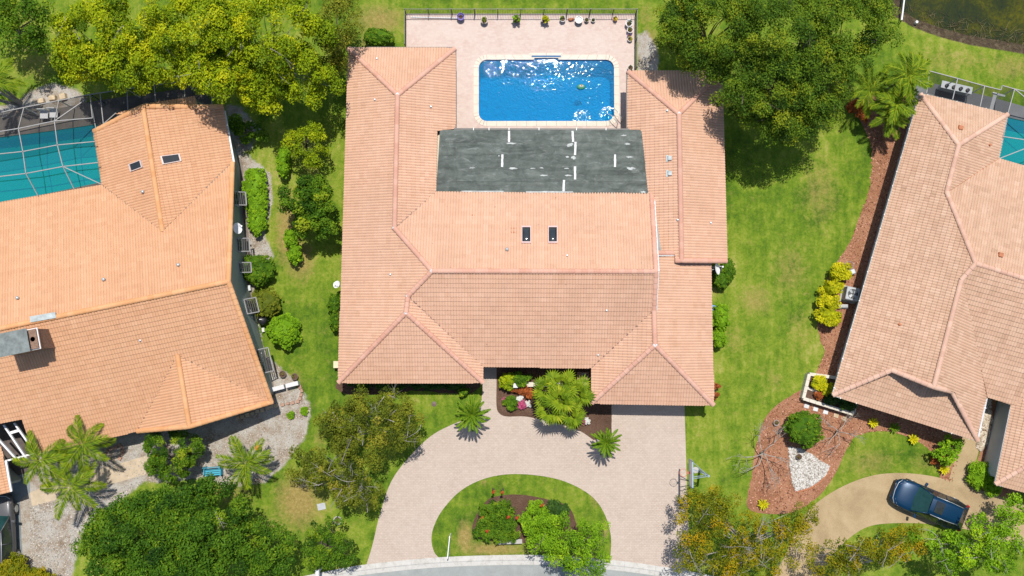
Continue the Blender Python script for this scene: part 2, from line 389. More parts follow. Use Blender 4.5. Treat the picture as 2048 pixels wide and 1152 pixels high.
kx_ = [(*p[:2],) for p in smooth_loop(PX([(380, 1225), (480, 1188), (560, 1164), (640, 1146), (735, 1129), (880, 1115), (1040, 1110), (1130, 1113), (1220, 1120), (1300, 1130), (1400, 1147), (1500, 1172), (1620, 1215)]), 3, False)]
ST = kx_ + [(kx_[-1][0] - 6, -60), (kx_[0][0] + 6, -60)]
GZ -= .12 * smask(poly_dist(GX, GY, ST) - .22, .12)
Vg = np.stack([GX, GY, GZ + np.where(dc > -1, 0, jit) - .006], -1).reshape(-1, 3)
# far frame of lawn out to the horizon
base = len(Vg); B0 = (xs[0], ys[0], xs[-1], ys[-1]); S = 900.0
fr = [(B0[0], B0[1]), (B0[2], B0[1]), (B0[2], B0[3]), (B0[0], B0[3]), (-S, -S), (S, -S), (S, S), (-S, S)]
Vg = np.vstack([Vg, [(x, y, -.006 if abs(x) < S else -1.5) for x, y in fr]])
Fg = np.vstack([Fg, [[base + 4, base + 5, base + 1, base], [base + 5, base + 6, base + 2, base + 1], [base + 6, base + 7, base + 3, base + 2], [base + 7, base + 4, base, base + 3]]])
gm = np_mesh('lawn_ground', Vg, Fg, None, None, True)
for nm, arr in (('dry', dry), ('bare', bare), ('mud', mud)):
    a = gm.attributes.new(nm, 'FLOAT', 'POINT'); a.data.foreach_set('value', np.concatenate([arr.ravel(), np.zeros(8)]).astype(np.float32))
def ground_mat():
    t = NT('lawn'); v = t.pos()
    n_big = t.noise(v, .13, 5, .6, .8); n_mid = t.noise(v, .9, 5, .7, .3); n_fine = t.noise(v, 7, 6, .8); n_x = t.noise(v, 34, 3, .8)
    st = t.noise(t.pos((2.2, .35, 1), R(4)), 1.0, 3, .6)
    n_m2 = t.noise(v, 2.6, 5, .75, .6)
    f = .5
    for q_, w_ in ((n_big, .95), (n_mid, .62), (st, .45), (n_m2, .6), (n_fine, .55), (n_x, .22)):
        f = t.math('ADD', f, t.math('MULTIPLY', t.math('SUBTRACT', q_, .5), w_))
    g = t.ramp(f, [(.12, (.034, .084, .006)), (.31, (.074, .148, .009)), (.47, (.130, .212, .013)), (.63, (.215, .275, .028)), (.82, (.36, .34, .09))])
    dn = t.math('ADD', t.attr('dry'), t.math('MULTIPLY', t.math('SUBTRACT', t.noise(v, 2.6, 6, .8, .5), .5), 1.1))
    dn = t.math('ADD', dn, t.math('MULTIPLY', t.math('SUBTRACT', n_fine, .5), .5))
    dcol = t.ramp(t.noise(v, 5, 6, .8), [(.25, (.16, .12, .03)), (.5, (.32, .235, .075)), (.75, (.48, .37, .15))])
    c = t.mix(t.ramp(dn, [(.28, 0), (.85, .93)]), g, dcol)
    # thin straw-coloured flecks everywhere
    c = t.mix(t.ramp(t.noise(v, 1.7, 7, .85), [(.54, 0), (.72, .6)]), c, dcol)
    bn = t.math('ADD', t.attr('bare'), t.math('MULTIPLY', t.math('SUBTRACT', t.noise(v, 2.2, 6, .75, .6), .5), .9))
    bcol = t.ramp(t.math('ADD', t.math('MULTIPLY', t.noise(v, 1.1, 5, .7), .5), t.math('MULTIPLY', t.noise(v, 14, 5, .85), .5)), [(.34, (.13, .09, .06)), (.44, (.30, .23, .165)), (.52, (.42, .385, .33)), (.60, (.46, .45, .42)), (.7, (.50, .37, .25))])
    c = t.mix(t.ramp(bn, [(.35, 0), (.62, 1)]), c, bcol)
    mc = t.ramp(t.math('ADD', t.math('MULTIPLY', t.noise(v, 2.0, 6, .8, 1.0), .5), t.math('MULTIPLY', t.noise(v, 13, 6, .9), .5)), [(.36, (.016, .010, .008)), (.5, (.07, .05, .03)), (.62, (.19, .15, .085)), (.75, (.32, .26, .17))])
    mn = t.math('ADD', t.attr('mud'), t.math('MULTIPLY', t.math('SUBTRACT', n_fine, .5), .5))
    c = t.mix(t.ramp(mn, [(.4, 0), (.6, 1)]), c, mc)
    h = t.math('ADD', t.math('MULTIPLY', n_x, .5), n_fine)
    return t.done(t.bsdf(c, .9, t.bump(h, .9, .05), 0, .2))
gm.materials.append(ground_mat())
tag(put('lawn', gm), kind='structure')
# ---- canal water
t = NT('canal_water'); v = t.pos()
cc = t.ramp(t.math('ADD', t.math('MULTIPLY', t.noise(v, .35, 5, .7, .8), .6), t.math('MULTIPLY', t.noise(v, 2.4, 6, .8, 1.2), .4)), [(.36, (.010, .020, .010)), (.48, (.028, .036, .006)), (.58, (.075, .075, .004)), (.7, (.15, .13, .006))])
M['canal'] = t.done(t.bsdf(cc, .12, t.bump(t.noise(v, 3.5, 4, .6), .15, .03), 0, .3))
sheet('canal_water', PX([(1760, -300), (1778, 20), (1840, 62), (2000, 108), (2400, 190), (2400, -300)]), -.42, M['canal'], kind='structure')
# ---- pavers
def paver_mat(name, c1, c2, c3, sx, rot=0.0, mortar=(.3, .25, .22), blot=.5):
    t = NT(name); v = t.pos((1, 1, 1), rot); b = t.n('ShaderNodeTexBrick'); t.l(v, b.inputs['Vector'])
    b.inputs['Scale'].default_value = 1.0; b.inputs['Brick Width'].default_value = sx; b.inputs['Row Height'].default_value = sx / 2; b.inputs['Mortar Size'].default_value = .008
    b.inputs['Mortar Smooth'].default_value = .3; b.inputs['Color1'].default_value = (*c1, 1); b.inputs['Color2'].default_value = (*c2, 1); b.inputs['Mortar'].default_value = (*mortar, 1); b.offset = .5
    n = t.noise(v, .7, 5, .7, .3); c = t.mix(t.ramp(n, [(.35, 0), (.7, blot)]), b.outputs['Color'], c3)
    c = t.mix(t.ramp(t.noise(v, 3.1, 6, .8), [(.58, 0), (.8, .28)]), c, tuple(x * .55 for x in c1))
    c = t.mix(t.ramp(t.noise(v, 5.5, 4, .7), [(.3, .18), (.5, 0)]), c, (.75, .70, .65))
    h = t.math('ADD', t.math('MULTIPLY', b.outputs['Fac'], -1.0), t.math('MULTIPLY', t.noise(v, 40, 3, .7), .5))
    return t.done(t.bsdf(c, .85, t.bump(h, .35, .012), 0, .25))
M['drive'] = paver_mat('driveway_pavers', (.51, .41, .335), (.455, .365, .295), (.54, .45, .375), .21, 0, (.34, .28, .235), .45)
M['deck'] = paver_mat('deck_pavers', (.60, .475, .41), (.54, .395, .335), (.64, .545, .485), .24, 0, (.54, .45, .40), .6)
M['coping'] = simple('coping_stone', (.68, .60, .50), .8, .08, 3, .3)
# ---- street, kerb
t = NT('asphalt_street'); v = t.pos(); ac = t.ramp(t.math('ADD', t.math('MULTIPLY', t.noise(v, 1.0, 6, .75, .4), .5), t.math('MULTIPLY', t.noise(v, 45, 3, .8), .5)), [(.35, (.23, .245, .235)), (.65, (.36, .38, .365))])
M['street'] = t.done(t.bsdf(ac, .9, t.bump(t.noise(v, 60, 3, .8), .5, .01), 0, .3))
KERB = [(380, 1225), (480, 1188), (560, 1164), (640, 1146), (735, 1129), (880, 1115), (1040, 1110), (1130, 1113), (1220, 1120), (1300, 1130), (1400, 1147), (1500, 1172), (1620, 1215)]
kl = [Vector((*p, 0)) for p in smooth_loop(PX(KERB), 8, False)]
def offset_line(line, d):
    out = []
    for i, p in enumerate(line):
        tng = (line[min(i + 1, len(line) - 1)] - line[max(i - 1, 0)]).normalized(); out.append(p + Vector((tng.y, -tng.x, 0)) * d)
    return out
t = NT('kerb_concrete'); v = t.pos(); kc = t.ramp(t.noise(v, 2.5, 6, .75, .3), [(.3, (.38, .36, .31)), (.5, (.52, .50, .46)), (.75, (.58, .57, .53))])
M['kerb'] = t.done(t.bsdf(kc, .85, t.bump(t.noise(v, 40, 3, .7), .3, .01)))
prof = [(-.02, .0), (-.02, .035), (.28, .05), (.34, .015), (.60, -.012), (.60, -.05)]
rows = [offset_line(kl, d) for d, z in prof]
kroot = thing('street_kerb', kl[len(kl) // 2], 'pale concrete kerb with a gutter running along the grey street', 'kerb')
# the kerb is poured in lengths of about two metres, with open joints between them
seg = []; acc = 0; start = 0
for i in range(1, len(kl)):
    acc += (kl[i] - kl[i - 1]).length
    if acc > 1.7 or i == len(kl) - 1:
        seg.append((start, i)); start = i; acc = 0
for a, b in seg:
    m = MB(); vs = []; N = b - a + 1
    for (d, z), row in zip(prof, rows):
        for j in range(N):
            q = row[a + j].copy()
            if j == N - 1: q = q + (row[a + j - 1] - q).normalized() * .006
            vs.append((q.x, q.y, z))
    K = len(prof)
    m.add(vs, [(k * N + j, (k + 1) * N + j, (k + 1) * N + j + 1, k * N + j + 1) for k in range(K - 1) for j in range(N - 1)] + [tuple(k * N for k in range(K)), tuple(k * N + N - 1 for k in range(K))[::-1]])
    m.build('kerb_length', M['kerb'], kroot)
rl = offset_line(kl, .595); rr = offset_line(kl, 9.0)
m = MB(); n = len(rl); m.add([(p.x, p.y, .004) for p in rl] + [(p.x, p.y, .004) for p in rr], [(i, n + i, n + i + 1, i + 1) for i in range(n - 1)])
tag(m.build('street', M['street']), kind='structure')
# ---- main driveway of pavers
ISL = [(880, 1117), (869, 1105), (863, 1082), (867, 1055), (885, 1020), (922, 981), (970, 957), (1025, 948), (1090, 953), (1140, 967), (1185, 994), (1210, 1030), (1222, 1075), (1220, 1119)]
isl = smooth_loop(PX(ISL), 6, False)
LEFT = smooth_loop(PX([(733, 1129), (745, 1090), (760, 1028), (783, 962), (820, 912), (862, 872), (900, 851), (930, 838), (956, 818), (964, 790), (965, 735)]), 5, False)
BEDL = smooth_loop(PX([(993, 735), (993, 770), (993, 812), (999, 827), (1014, 833), (1050, 833), (1090, 841), (1130, 851), (1160, 862), (1187, 880)]), 5, False)
RGT = PX([(1223, 872), (1223, 735), (1368, 735), (1369, 810), (1374, 985), (1377, 1060), (1382, 1144)])
kpts = [tuple(p[:2]) for p in kl]
def kx(x0, x1): return [p for p in kpts if x0 < p[0] < x1]
drive = LEFT + BEDL + RGT + [p for p in kx(isl[-1][0] + .1, RGT[-1][0] - .1)][::-1] + isl[::-1] + [p for p in kx(LEFT[0][0] + .1, isl[0][0] - .1)][::-1]
tag(sheet('driveway', drive, .012, M['drive'], thick=.03), kind='structure')
# ---- pool deck with the pool cut out
def _arc(cx, cy, a0, a1, r=17.0, n=5): return [(cx + r * math.cos(R(a0 + (a1 - a0) * k / n)), cy - r * math.sin(R(a0 + (a1 - a0) * k / n))) for k in range(n + 1)]
POOLX = _arc(974, 136, 180, 90) + [(1068, 119), (1068, 115.5), (1117, 115.5), (1117, 119)] + _arc(1211.5, 136, 90, 0) + _arc(1212, 226, 0, -90) + _arc(974, 226, -90, -180)
POOL = PX(POOLX)
def sheet_hole(name, outer, hole, z, mat, parent=None, kind=None):
    T = tessellate_polygon([[Vector((*p, 0)) for p in outer], [Vector((*p, 0)) for p in hole]]); pts = list(outer) + list(hole); fs = []
    for t_ in T:
        p, q, r = (pts[i] for i in t_); fs.append(tuple(t_) if (q[0] - p[0]) * (r[1] - p[1]) - (r[0] - p[0]) * (q[1] - p[1]) > 0 else tuple(t_)[::-1])
    m = MB(); m.add([(p[0], p[1], z) for p in pts], fs); return m.build(name, mat, parent, kind=kind)
def offset_loop(pts, d):
    n = len(pts); a = sum(pts[i][0] * pts[(i + 1) % n][1] - pts[(i + 1) % n][0] * pts[i][1] for i in range(n)); s = 1 if a > 0 else -1; out = []
    for i in range(n):
        p0, p1, p2 = Vector(pts[i - 1]), Vector(pts[i]), Vector(pts[(i + 1) % n]); e1 = (p1 - p0).normalized(); e2 = (p2 - p1).normalized()
        n1 = Vector((e1.y, -e1.x)) * s; n2 = Vector((e2.y, -e2.x)) * s; nn = n1 + n2; nn = nn / max(.35, nn.dot(n1)) if nn.length > 1e-6 else n1
        q = p1 + nn * d; out.append((q.x, q.y))
    return out
CO_OUT = offset_loop(POOL, .30); CO_IN = offset_loop(POOL, -.02)
tag(sheet_hole('pool_deck', DECK, CO_OUT, .03, M['deck'], kind='structure'))
def water_mat(name, deep, spill=None, amp=.0032, dif=.22):
    t = NT(name); g = t.n('ShaderNodeNewGeometry'); v = g.outputs['Position']
    w1 = t.noise(v, 3.4, 1, .5, 1.4); w2 = t.noise(v, 7.5, 1, .5, 1.8)
    h = t.math('ADD', t.math('MULTIPLY', w1, .8), t.math('MULTIPLY', w2, .45)); 
    h0 = h
    if spill is not None:
        s = t.n('ShaderNodeVectorMath', operation='DISTANCE'); t.l(v, s.inputs[0]); s.inputs[1].default_value = (*spill[0], -.12)
        wv = t.math('SINE', t.math('MULTIPLY', s.outputs['Value'], 17.0))
        fall = t.math('DIVIDE', 1.0, t.math('ADD', 1.0, t.math('MULTIPLY', s.outputs['Value'], .9)))
        h = t.math('ADD', h, t.math('MULTIPLY', t.math('MULTIPLY', wv, fall), .12))
        for q, rad, k in spill[1]:
            d = t.n('ShaderNodeVectorMath', operation='DISTANCE'); t.l(v, d.inputs[0]); d.inputs[1].default_value = (*q, -.12)
            near = t.ramp(t.math('DIVIDE', d.outputs['Value'], rad), [(.25, 1), (1, 0)])
            h = t.math('ADD', h, t.math('MULTIPLY', t.math('MULTIPLY', near, t.noise(v, 8.0, 1, .6, 1.2)), k))
    bmp = t.bump(h, 1.0, amp)
    tr = t.n('ShaderNodeBsdfTransparent'); tr.inputs[0].default_value = (*deep, 1)
    df = t.n('ShaderNodeBsdfDiffuse'); df.inputs[0].default_value = (deep[0] * .2, deep[1] * .36, deep[2] * .62, 1); t.l(t.bump(h0, 1.0, dif), df.inputs['Normal'])
    m1 = t.n('ShaderNodeMixShader'); m1.inputs[0].default_value = .5; t.l(tr.outputs[0], m1.inputs[1]); t.l(df.outputs[0], m1.inputs[2])
    gl = t.n('ShaderNodeBsdfGlossy'); gl.inputs['Roughness'].default_value = .03; t.l(bmp, gl.inputs['Normal'])
    fr_ = t.n('ShaderNodeFresnel'); fr_.inputs[0].default_value = 1.33; t.l(bmp, fr_.inputs['Normal'])
    m2 = t.n('ShaderNodeMixShader'); t.l(fr_.outputs[0], m2.inputs[0]); t.l(m1.outputs[0], m2.inputs[1]); t.l(gl.outputs[0], m2.inputs[2])
    return t.done(m2.outputs[0])
def basin_mat(name, c):
    t = NT(name); v = t.pos(); col = t.ramp(t.noise(v, .6, 3, .5), [(.3, tuple(x * .9 for x in c)), (.7, c)]); return t.done(t.bsdf(col, .6, None, 0, .3))
def pool(name, label, loop, depth, wmat, bmat, zrim=.03, zw=-.1, coping=True, grp=None):
    c = P(0, 0); cx = sum(p[0] for p in loop) / len(loop); cy = sum(p[1] for p in loop) / len(loop)
    r = thing(name, (cx, cy, -depth), label, 'pool', grp)
    n = len(loop); m = MB()
    a = sum(loop[i][0] * loop[(i + 1) % n][1] - loop[(i + 1) % n][0] * loop[i][1] for i in range(n)); L = loop if a > 0 else loop[::-1]
    m.add([(p[0], p[1], zrim - .002) for p in L] + [(p[0], p[1], -depth) for p in L], [((i + 1) % n, n + (i + 1) % n, n + i, i)[::-1] for i in range(n)])
    T = tri_fill(L); m.add([(p[0], p[1], -depth) for p in L], [tuple(t_) for t_ in T]); m.build('basin', bmat, r)
    sheet('water', [(p[0], p[1]) for p in offset_loop(L, -.004)], zw, wmat, r)
    return r
spill = P(1092, 122); W_main = water_mat('pool_water', (.012, .80, .97), ((spill.x, spill.y), [((spill.x, spill.y - .75), 1.0, 13.0), (tuple(P(985, 133)[:2]), .8, 10.0), (tuple(P(1218, 233)[:2]), .7, 9.0), (tuple(P(1165, 238)[:2]), .7, 4.0)]))
pr = pool('swimming_pool', 'bright blue rectangular swimming pool with rounded corners on the paved deck', POOL, 1.9, W_main, basin_mat('blue_basin', (.002, .45, .76)))
# coping stones, one by one
n = len(CO_OUT); ring = []
for i in range(n):
    a0, a1 = Vector(CO_IN[i]), Vector(CO_IN[(i + 1) % n]); b0, b1 = Vector(CO_OUT[i]), Vector(CO_OUT[(i + 1) % n]); k = max(1, round((a1 - a0).length / .62))
    for j in range(k):
        e = .006 / max((a1 - a0).length, .01); s0, s1 = j / k + e, (j + 1) / k - e
        ring.append([a0.lerp(a1, s0), a0.lerp(a1, s1), b0.lerp(b1, s1), b0.lerp(b1, s0)])
for q in ring:
    m = MB(); m.prism([tuple(p) for p in q], -.06, .048 + random.Random(q[0].x).uniform(-.003, .003)); m.build('coping_stone', M['coping'], pr)
# steps at the corner with the hand rail, and the raised spillway
m = MB(); c = P(1218, 234)
for k in range(3): m.prism([(c.x - .9 + .28 * k, c.y - .35), (c.x + .42, c.y - .35), (c.x + .42, c.y + .95 - .28 * k)], -1.89, -1.05 + .28 * k)
m.build('corner_steps', M['deck'] if False else basin_mat('step_blue', (.10, .50, .74)), pr)
m = MB(); a, b = P(1068, 117), P(1117, 117); m.box(((a.x + b.x) / 2, a.y + .13, .02), (b.x - a.x + .3, .10, .09)); m.build('spillway', basin_mat('spill_tile', (.02, .13, .30)), pr, bevel=.01)
# ---- beds
def bed_mat(name, stops):
    t = NT(name); v = t.pos(); f = t.math('ADD', t.math('MULTIPLY', t.noise(v, .8, 5, .7, .4), .4), t.math('MULTIPLY', t.noise(v, 16, 6, .9), .6))
    h = t.n('ShaderNodeTexVoronoi'); h.inputs['Scale'].default_value = 16; t.l(v, h.inputs['Vector'])
    return t.done(t.bsdf(t.ramp(f, stops), .95, t.bump(t.math('ADD', h.outputs['Distance'], t.noise(v, 30, 4, .8)), 1.0, .04), 0, .15))
M['mulch_red'] = bed_mat('red_mulch', [(.32, (.14, .058, .03)), (.46, (.33, .155, .085)), (.58, (.45, .235, .14)), (.72, (.56, .35, .24))])
M['mulch_brown'] = bed_mat('brown_mulch', [(.32, (.055, .03, .02)), (.5, (.13, .075, .05)), (.7, (.24, .155, .11))])
def bed(name, px, z, mat, seed, amp=.06, per=4):
    return tag(sheet(name, ragged(smooth_loop(PX(px), per), .22, amp, seed), z, mat), kind='structure')
RB_ = [(1702, 200), (1722, 245), (1744, 300), (1738, 380), (1716, 440), (1700, 485), (1660, 545), (1634, 610), (1640, 680), (1650, 700), (1632, 745), (1608, 775), (1560, 805), (1528, 840), (1510, 900), (1502, 960),
       (1495, 1015), (1540, 1028), (1592, 1022), (1640, 990), (1672, 945), (1690, 905), (1712, 872), (1760, 862), (1800, 868), (1840, 885), (1862, 905), (1878, 945), (1882, 958), (1905, 964), (1925, 880), (1930, 850), (1800, 800), (1690, 770), (1760, 500), (1840, 220), (1790, 190)]
bed('mulch_bed', RB_, .006, M['mulch_red'], 3)
bed('mulch_bed', [(1962, 880), (1958, 910), (1942, 968), (1968, 985), (2030, 1000), (2040, 900), (1990, 800), (1975, 800)], .006, M['mulch_red'], 4)
sheet_pts = BEDL[1:] + PX([(1223, 872), (1223, 730)]) + [tuple(P(993, 730)[:2])]
tag(sheet('front_bed', ragged(sheet_pts, .3, .015, 8), .014, M['mulch_brown']), kind='structure')
bed('island_bed', [(975, 1000), (1010, 990), (1050, 990), (1100, 1000), (1135, 1012), (1150, 1040), (1150, 1085), (1000, 1085), (950, 1070), (948, 1040)], .006, M['mulch_brown'], 9)
bed('front_bed', [(690, 762), (940, 762), (945, 785), (900, 787), (830, 782), (700, 790)], .006, M['mulch_brown'], 10)
# ---- neighbour's drive of exposed aggregate, its path, the paths on the left
t = NT('aggregate_concrete'); v = t.pos(); gc = t.ramp(t.math('ADD', t.math('MULTIPLY', t.noise(v, .5, 5, .65, .3), .5), t.math('MULTIPLY', t.noise(v, 22, 5, .85), .5)), [(.34, (.255, .185, .10)), (.5, (.40, .295, .165)), (.66, (.50, .39, .235))])
M['aggregate'] = t.done(t.bsdf(gc, .9, t.bump(t.noise(v, 45, 4, .8), .5, .012), 0, .25))
RD = smooth_loop(PX([(1598, 1050), (1620, 1018), (1655, 990), (1700, 966), (1750, 950), (1800, 946), (1850, 950), (1897, 960), (1950, 977), (2000, 993), (2060, 1012), (2160, 1045), (2160, 1130), (2040, 1090), (1960, 1065), (1880, 1050), (1800, 1046), (1740, 1052), (1700, 1075), (1665, 1110), (1640, 1160), (1600, 1220), (1500, 1220), (1560, 1130)]), 4)
tag(sheet('neighbour_driveway', RD, .012, M['aggregate'], thick=.03), kind='structure')
tag(sheet('garden_path', PX([(1897, 961), (1905, 935), (1915, 900), (1925, 850), (1966, 850), (1958, 900), (1938, 972)]), .009, M['aggregate'], thick=.02), kind='structure')
M['path_tan'] = simple('tan_path', (.50, .40, .28), .9, .15, 2, .4)
M['tar'] = simple('grey_drive', (.20, .225, .225), .9, .25, 1.5, .4)
tag(sheet('garden_path', PX([(60, 985), (110, 965), (200, 938), (280, 915), (310, 908), (330, 940), (280, 952), (200, 975), (100, 1003), (64, 1013)]), .008, M['path_tan'], thick=.02), kind='structure')
tag(sheet('garden_path', PX([(8, 940), (60, 950), (60, 985), (40, 1000), (43, 1080), (50, 1170), (-60, 1170), (-60, 940)]), .008, M['tar']), kind='structure')
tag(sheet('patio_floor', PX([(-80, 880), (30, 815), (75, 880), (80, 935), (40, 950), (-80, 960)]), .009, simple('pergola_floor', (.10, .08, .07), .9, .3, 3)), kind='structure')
# grey walk of pavers beside the left house
M['walk'] = simple('brown_walk', (.20, .165, .135), .9, .25, 5, .5)
tag(sheet('side_walk', PX([(462, 300), (484, 320), (490, 400), (500, 500), (506, 600), (515, 650), (535, 720), (552, 790), (530, 800), (440, 500)]), .008, M['walk'], thick=.02), kind='structure')
M['patio_dark'] = simple('patio_floor', (.16, .14, .12), .85, .25, 1.2, .3)
tag(sheet_hole('patio_floor', LPATIO, LPOOL, .01, M['patio_dark'], kind='structure'))
M['patio_grey'] = simple('patio_grey', (.15, .155, .16), .85, .15, 1.2, .3)
tag(sheet_hole('patio_floor', RPATIO, RPOOL, .01, M['patio_grey'], kind='structure'))
W_teal = water_mat('teal_water', (.10, .97, .82), None, .003, .04); bt = basin_mat('teal_basin', (.02, .56, .46))
pool('swimming_pool', 'teal pool under the screen cage of the orange roofed house', LPOOL, 1.3, W_teal, bt, .01, -.06)
pool('swimming_pool', 'teal pool under the screen cage at the right edge', RPOOL, 1.3, W_teal, bt, .01, -.06)
# ---------------------------------------------------------------- roofs of real tiles
TW, TC = .33, .285                                # tile width, exposed length
prof_u = []; 
for rib in range(2):
    for t_, h_ in ((0, 0), (.12, .022), (.5, .044), (.88, .022)): prof_u.append(((rib + t_) * TW / 2, h_))
prof_u.append((TW, 0.0)); NP_ = len(prof_u)
TV = []                                            # local (u, v, w) of one tile
for u, h in prof_u: TV.append((u, 0.0, h + .042))
for u, h in prof_u: TV.append((u, TC + .02, h + .002))
for u, h in prof_u: TV.append((u, 0.0, h * .4 - .004))
TF = [(i, i + 1, NP_ + i + 1, NP_ + i) for i in range(NP_ - 1)] + [(2 * NP_ + i, 2 * NP_ + i + 1, i + 1, i) for i in range(NP_ - 1)]
TVa = np.array(TV); TFa = np.array(TF)
def face_frame(poly):
    n = Vector((0, 0, 0)); k = len(poly)
    for i in range(k):
        a, b = poly[i], poly[(i + 1) % k]; n += Vector(((a.y - b.y) * (a.z + b.z), (a.z - b.z) * (a.x + b.x), (a.x - b.x) * (a.y + b.y)))
    n.normalize()
    if n.z < 0: n = -n
    U = Vector((0, 0, 1)).cross(n).normalized(); V = n.cross(U)
    c = sum(poly, Vector((0, 0, 0))) / k
    uv = [((p - c).dot(U), (p - c).dot(V)) for p in poly]; v0 = min(v for _, v in uv)
    return c, U, V, n, uv, v0
def clip_tri(poly, tri):
    """poly: list of (u,v,w); clip by a CCW triangle in (u,v)"""
    out = poly
    for i in range(3):
        ax, ay = tri[i]; bx, by = tri[(i + 1) % 3]; ex, ey = bx - ax, by - ay; inp = out; out = []
        if not inp: return out
        sd = [ex * (p[1] - ay) - ey * (p[0] - ax) for p in inp]
        for j in range(len(inp)):
            k = (j + 1) % len(inp); p, q = inp[j], inp[k]; a, b = sd[j], sd[k]
            if a >= 0: out.append(p)
            if (a >= 0) != (b >= 0):
                t = a / (a - b); out.append(tuple(p[m] + (q[m] - p[m]) * t for m in range(3)))
    return out
def build_roof(root, faces, mat, seed, deckmat, thick=.16, tile_limit=300, edge=.03, var=.09):
    """root > roof > tile ...; faces: lists of 3-D corners"""
    rnd = np.random.default_rng(seed); off = worg(root)
    deck = MB()
    for poly in faces:
        c, U, V, n, uv, v0 = face_frame(poly)
        deck.drop([(p.x, p.y, c.z - (n.x * (p.x - c.x) + n.y * (p.y - c.y)) / n.z - .03) for p in poly], thick)
    roof = deck.build('roof', deckmat, root)
    tv = []; tf = []; tt = []; cand = []; nv = 0; loose_v = []; loose_f = []; loose_t = []
    for fi, poly in enumerate(faces):
        c, U, V, n, uv, v0 = face_frame(poly)
        us = [a for a, _ in uv]; vs_ = [b for _, b in uv]
        u0 = min(us); nu = int((max(us) - u0) / TW) + 2; nvv = int((max(vs_) - v0) / TC) + 2
        tris = []
        for t_ in tessellate_polygon([[Vector((a, b, 0)) for a, b in uv]]):
            q = [uv[i] for i in t_]
            if (q[1][0] - q[0][0]) * (q[2][1] - q[0][1]) - (q[2][0] - q[0][0]) * (q[1][1] - q[0][1]) < 0: q = q[::-1]
            tris.append(q)
        col_t = rnd.normal(0, var * .4, nu + 2); row_t = rnd.normal(0, var * .4, nvv + 2)
        for j in range(nvv):
            for i in range(nu):
                a, b = u0 - TW * .5 + i * TW, v0 - edge + j * TC
                cu = np.array([a, a + TW, a + TW, a, a + TW / 2, a + TW / 2, a, a + TW]); cv = np.array([b, b, b + TC, b + TC, b, b + TC, b + TC / 2, b + TC / 2])
                ins = in_poly(cu, cv, uv)
                if j == 0: ins = ins | in_poly(cu, cv + edge + .01, uv)
                tint = float(np.clip(.5 + rnd.normal(0, var) + col_t[i] + row_t[j], 0, 1))
                if ins.all(): cand.append((fi, a, b, tint, c, U, V, n))
                elif ins.any() or True:
                    if not ins.any():
                        # small corners only; skip when clearly outside
                        if a > max(us) or a + TW < u0 or b > max(vs_): continue
                    L = TVa + np.array([a, b, 0])
                    for f in TF:
                        q = [tuple(L[k]) for k in f]
                        for tr in tris:
                            w = clip_tri(q, tr)
                            if len(w) >= 3:
                                base_ = len(loose_v)
                                for p in w: loose_v.append(tuple(c + U * p[0] + V * p[1] + n * p[2] - off))
                                loose_f.append(tuple(range(base_, base_ + len(w)))); loose_t.append(tint)
    # how large each whole tile shows in the photograph
    def score(k):
        fi, a, b, tint, c, U, V, n = k; p = c + U * (a + TW / 2) + V * (b + TC / 2); x, y = proj(p)
        if not (4 < x < 2044 and 4 < y < 1148): return -1
        d = Vector(CAMLOC) - p; return d.dot(n) / d.length ** 3
    sc_ = [score(k) for k in cand]; order = sorted(range(len(cand)), key=lambda i: -sc_[i]); single = set(order[:tile_limit])
    variants = []
    for q in range(8): variants.append(np_mesh('tile', TVa, TFa, mat, np.full(len(TF), (q + .5) / 8)))
    bulk = [k for i, k in enumerate(cand) if i not in single]
    if bulk:
        A = np.array([[k[1], k[2]] for k in bulk]); C = np.array([tuple(k[4] - off) for k in bulk]); UU = np.array([tuple(k[5]) for k in bulk]); VV = np.array([tuple(k[6]) for k in bulk]); NN = np.array([tuple(k[7]) for k in bulk])
        lift = rnd.normal(0, .003, len(bulk)); L = TVa[None] + np.concatenate([A, lift[:, None]], 1)[:, None, :]
        W = C[:, None, :] + L[..., 0:1] * UU[:, None] + L[..., 1:2] * VV[:, None] + L[..., 2:3] * NN[:, None]
        Fb = (TFa[None] + (np.arange(len(bulk)) * len(TV))[:, None, None]).reshape(-1, 4); tb = np.repeat([k[3] for k in bulk], len(TF))
        put('roof_tiles', np_mesh('roof_tiles', W.reshape(-1, 3), Fb, mat, tb), roof, kind='stuff')
    if loose_v:
        me = bpy.data.meshes.new('cut_tiles'); me.from_pydata(loose_v, [], loose_f)
        at_ = me.attributes.new('tint', 'FLOAT', 'FACE'); at_.data.foreach_set('value', loose_t); me.materials.append(mat); put('cut_tiles', me, roof, kind='stuff')
    for i in order[:tile_limit]:
        fi, a, b, tint, c, U, V, n = cand[i]; o = put('tile', variants[min(7, int(tint * 8))], roof)
        p = c + U * a + V * b - off; o.matrix_local = Matrix(((U.x, V.x, n.x, p.x), (U.y, V.y, n.y, p.y), (U.z, V.z, n.z, p.z), (0, 0, 0, 1)))
    return roof
def cap_mesh(mat, r=.15, L=.40):
    out = []
    for q in range(4):
        m = MB(); k = 7
        for x0, x1, ra, rb, zo in ((0, L, r * 1.06, r * .93, .018),):
            vs = []
            for x, rr, zz in ((x0, ra, zo), (x1, rb, 0)):
                for i in range(k):
                    an = math.pi * (i / (k - 1)); vs.append((x, -rr * math.cos(an), rr * .8 * math.sin(an) - .03 + zz))
            fs = [(i, i + 1, k + i + 1, k + i) for i in range(k - 1)] + [tuple(range(k - 1, -1, -1))]
            m.add(vs, fs, (q + .5) / 4)
        out.append(m.mesh('ridge_tile', mat, smooth=False))
    return out
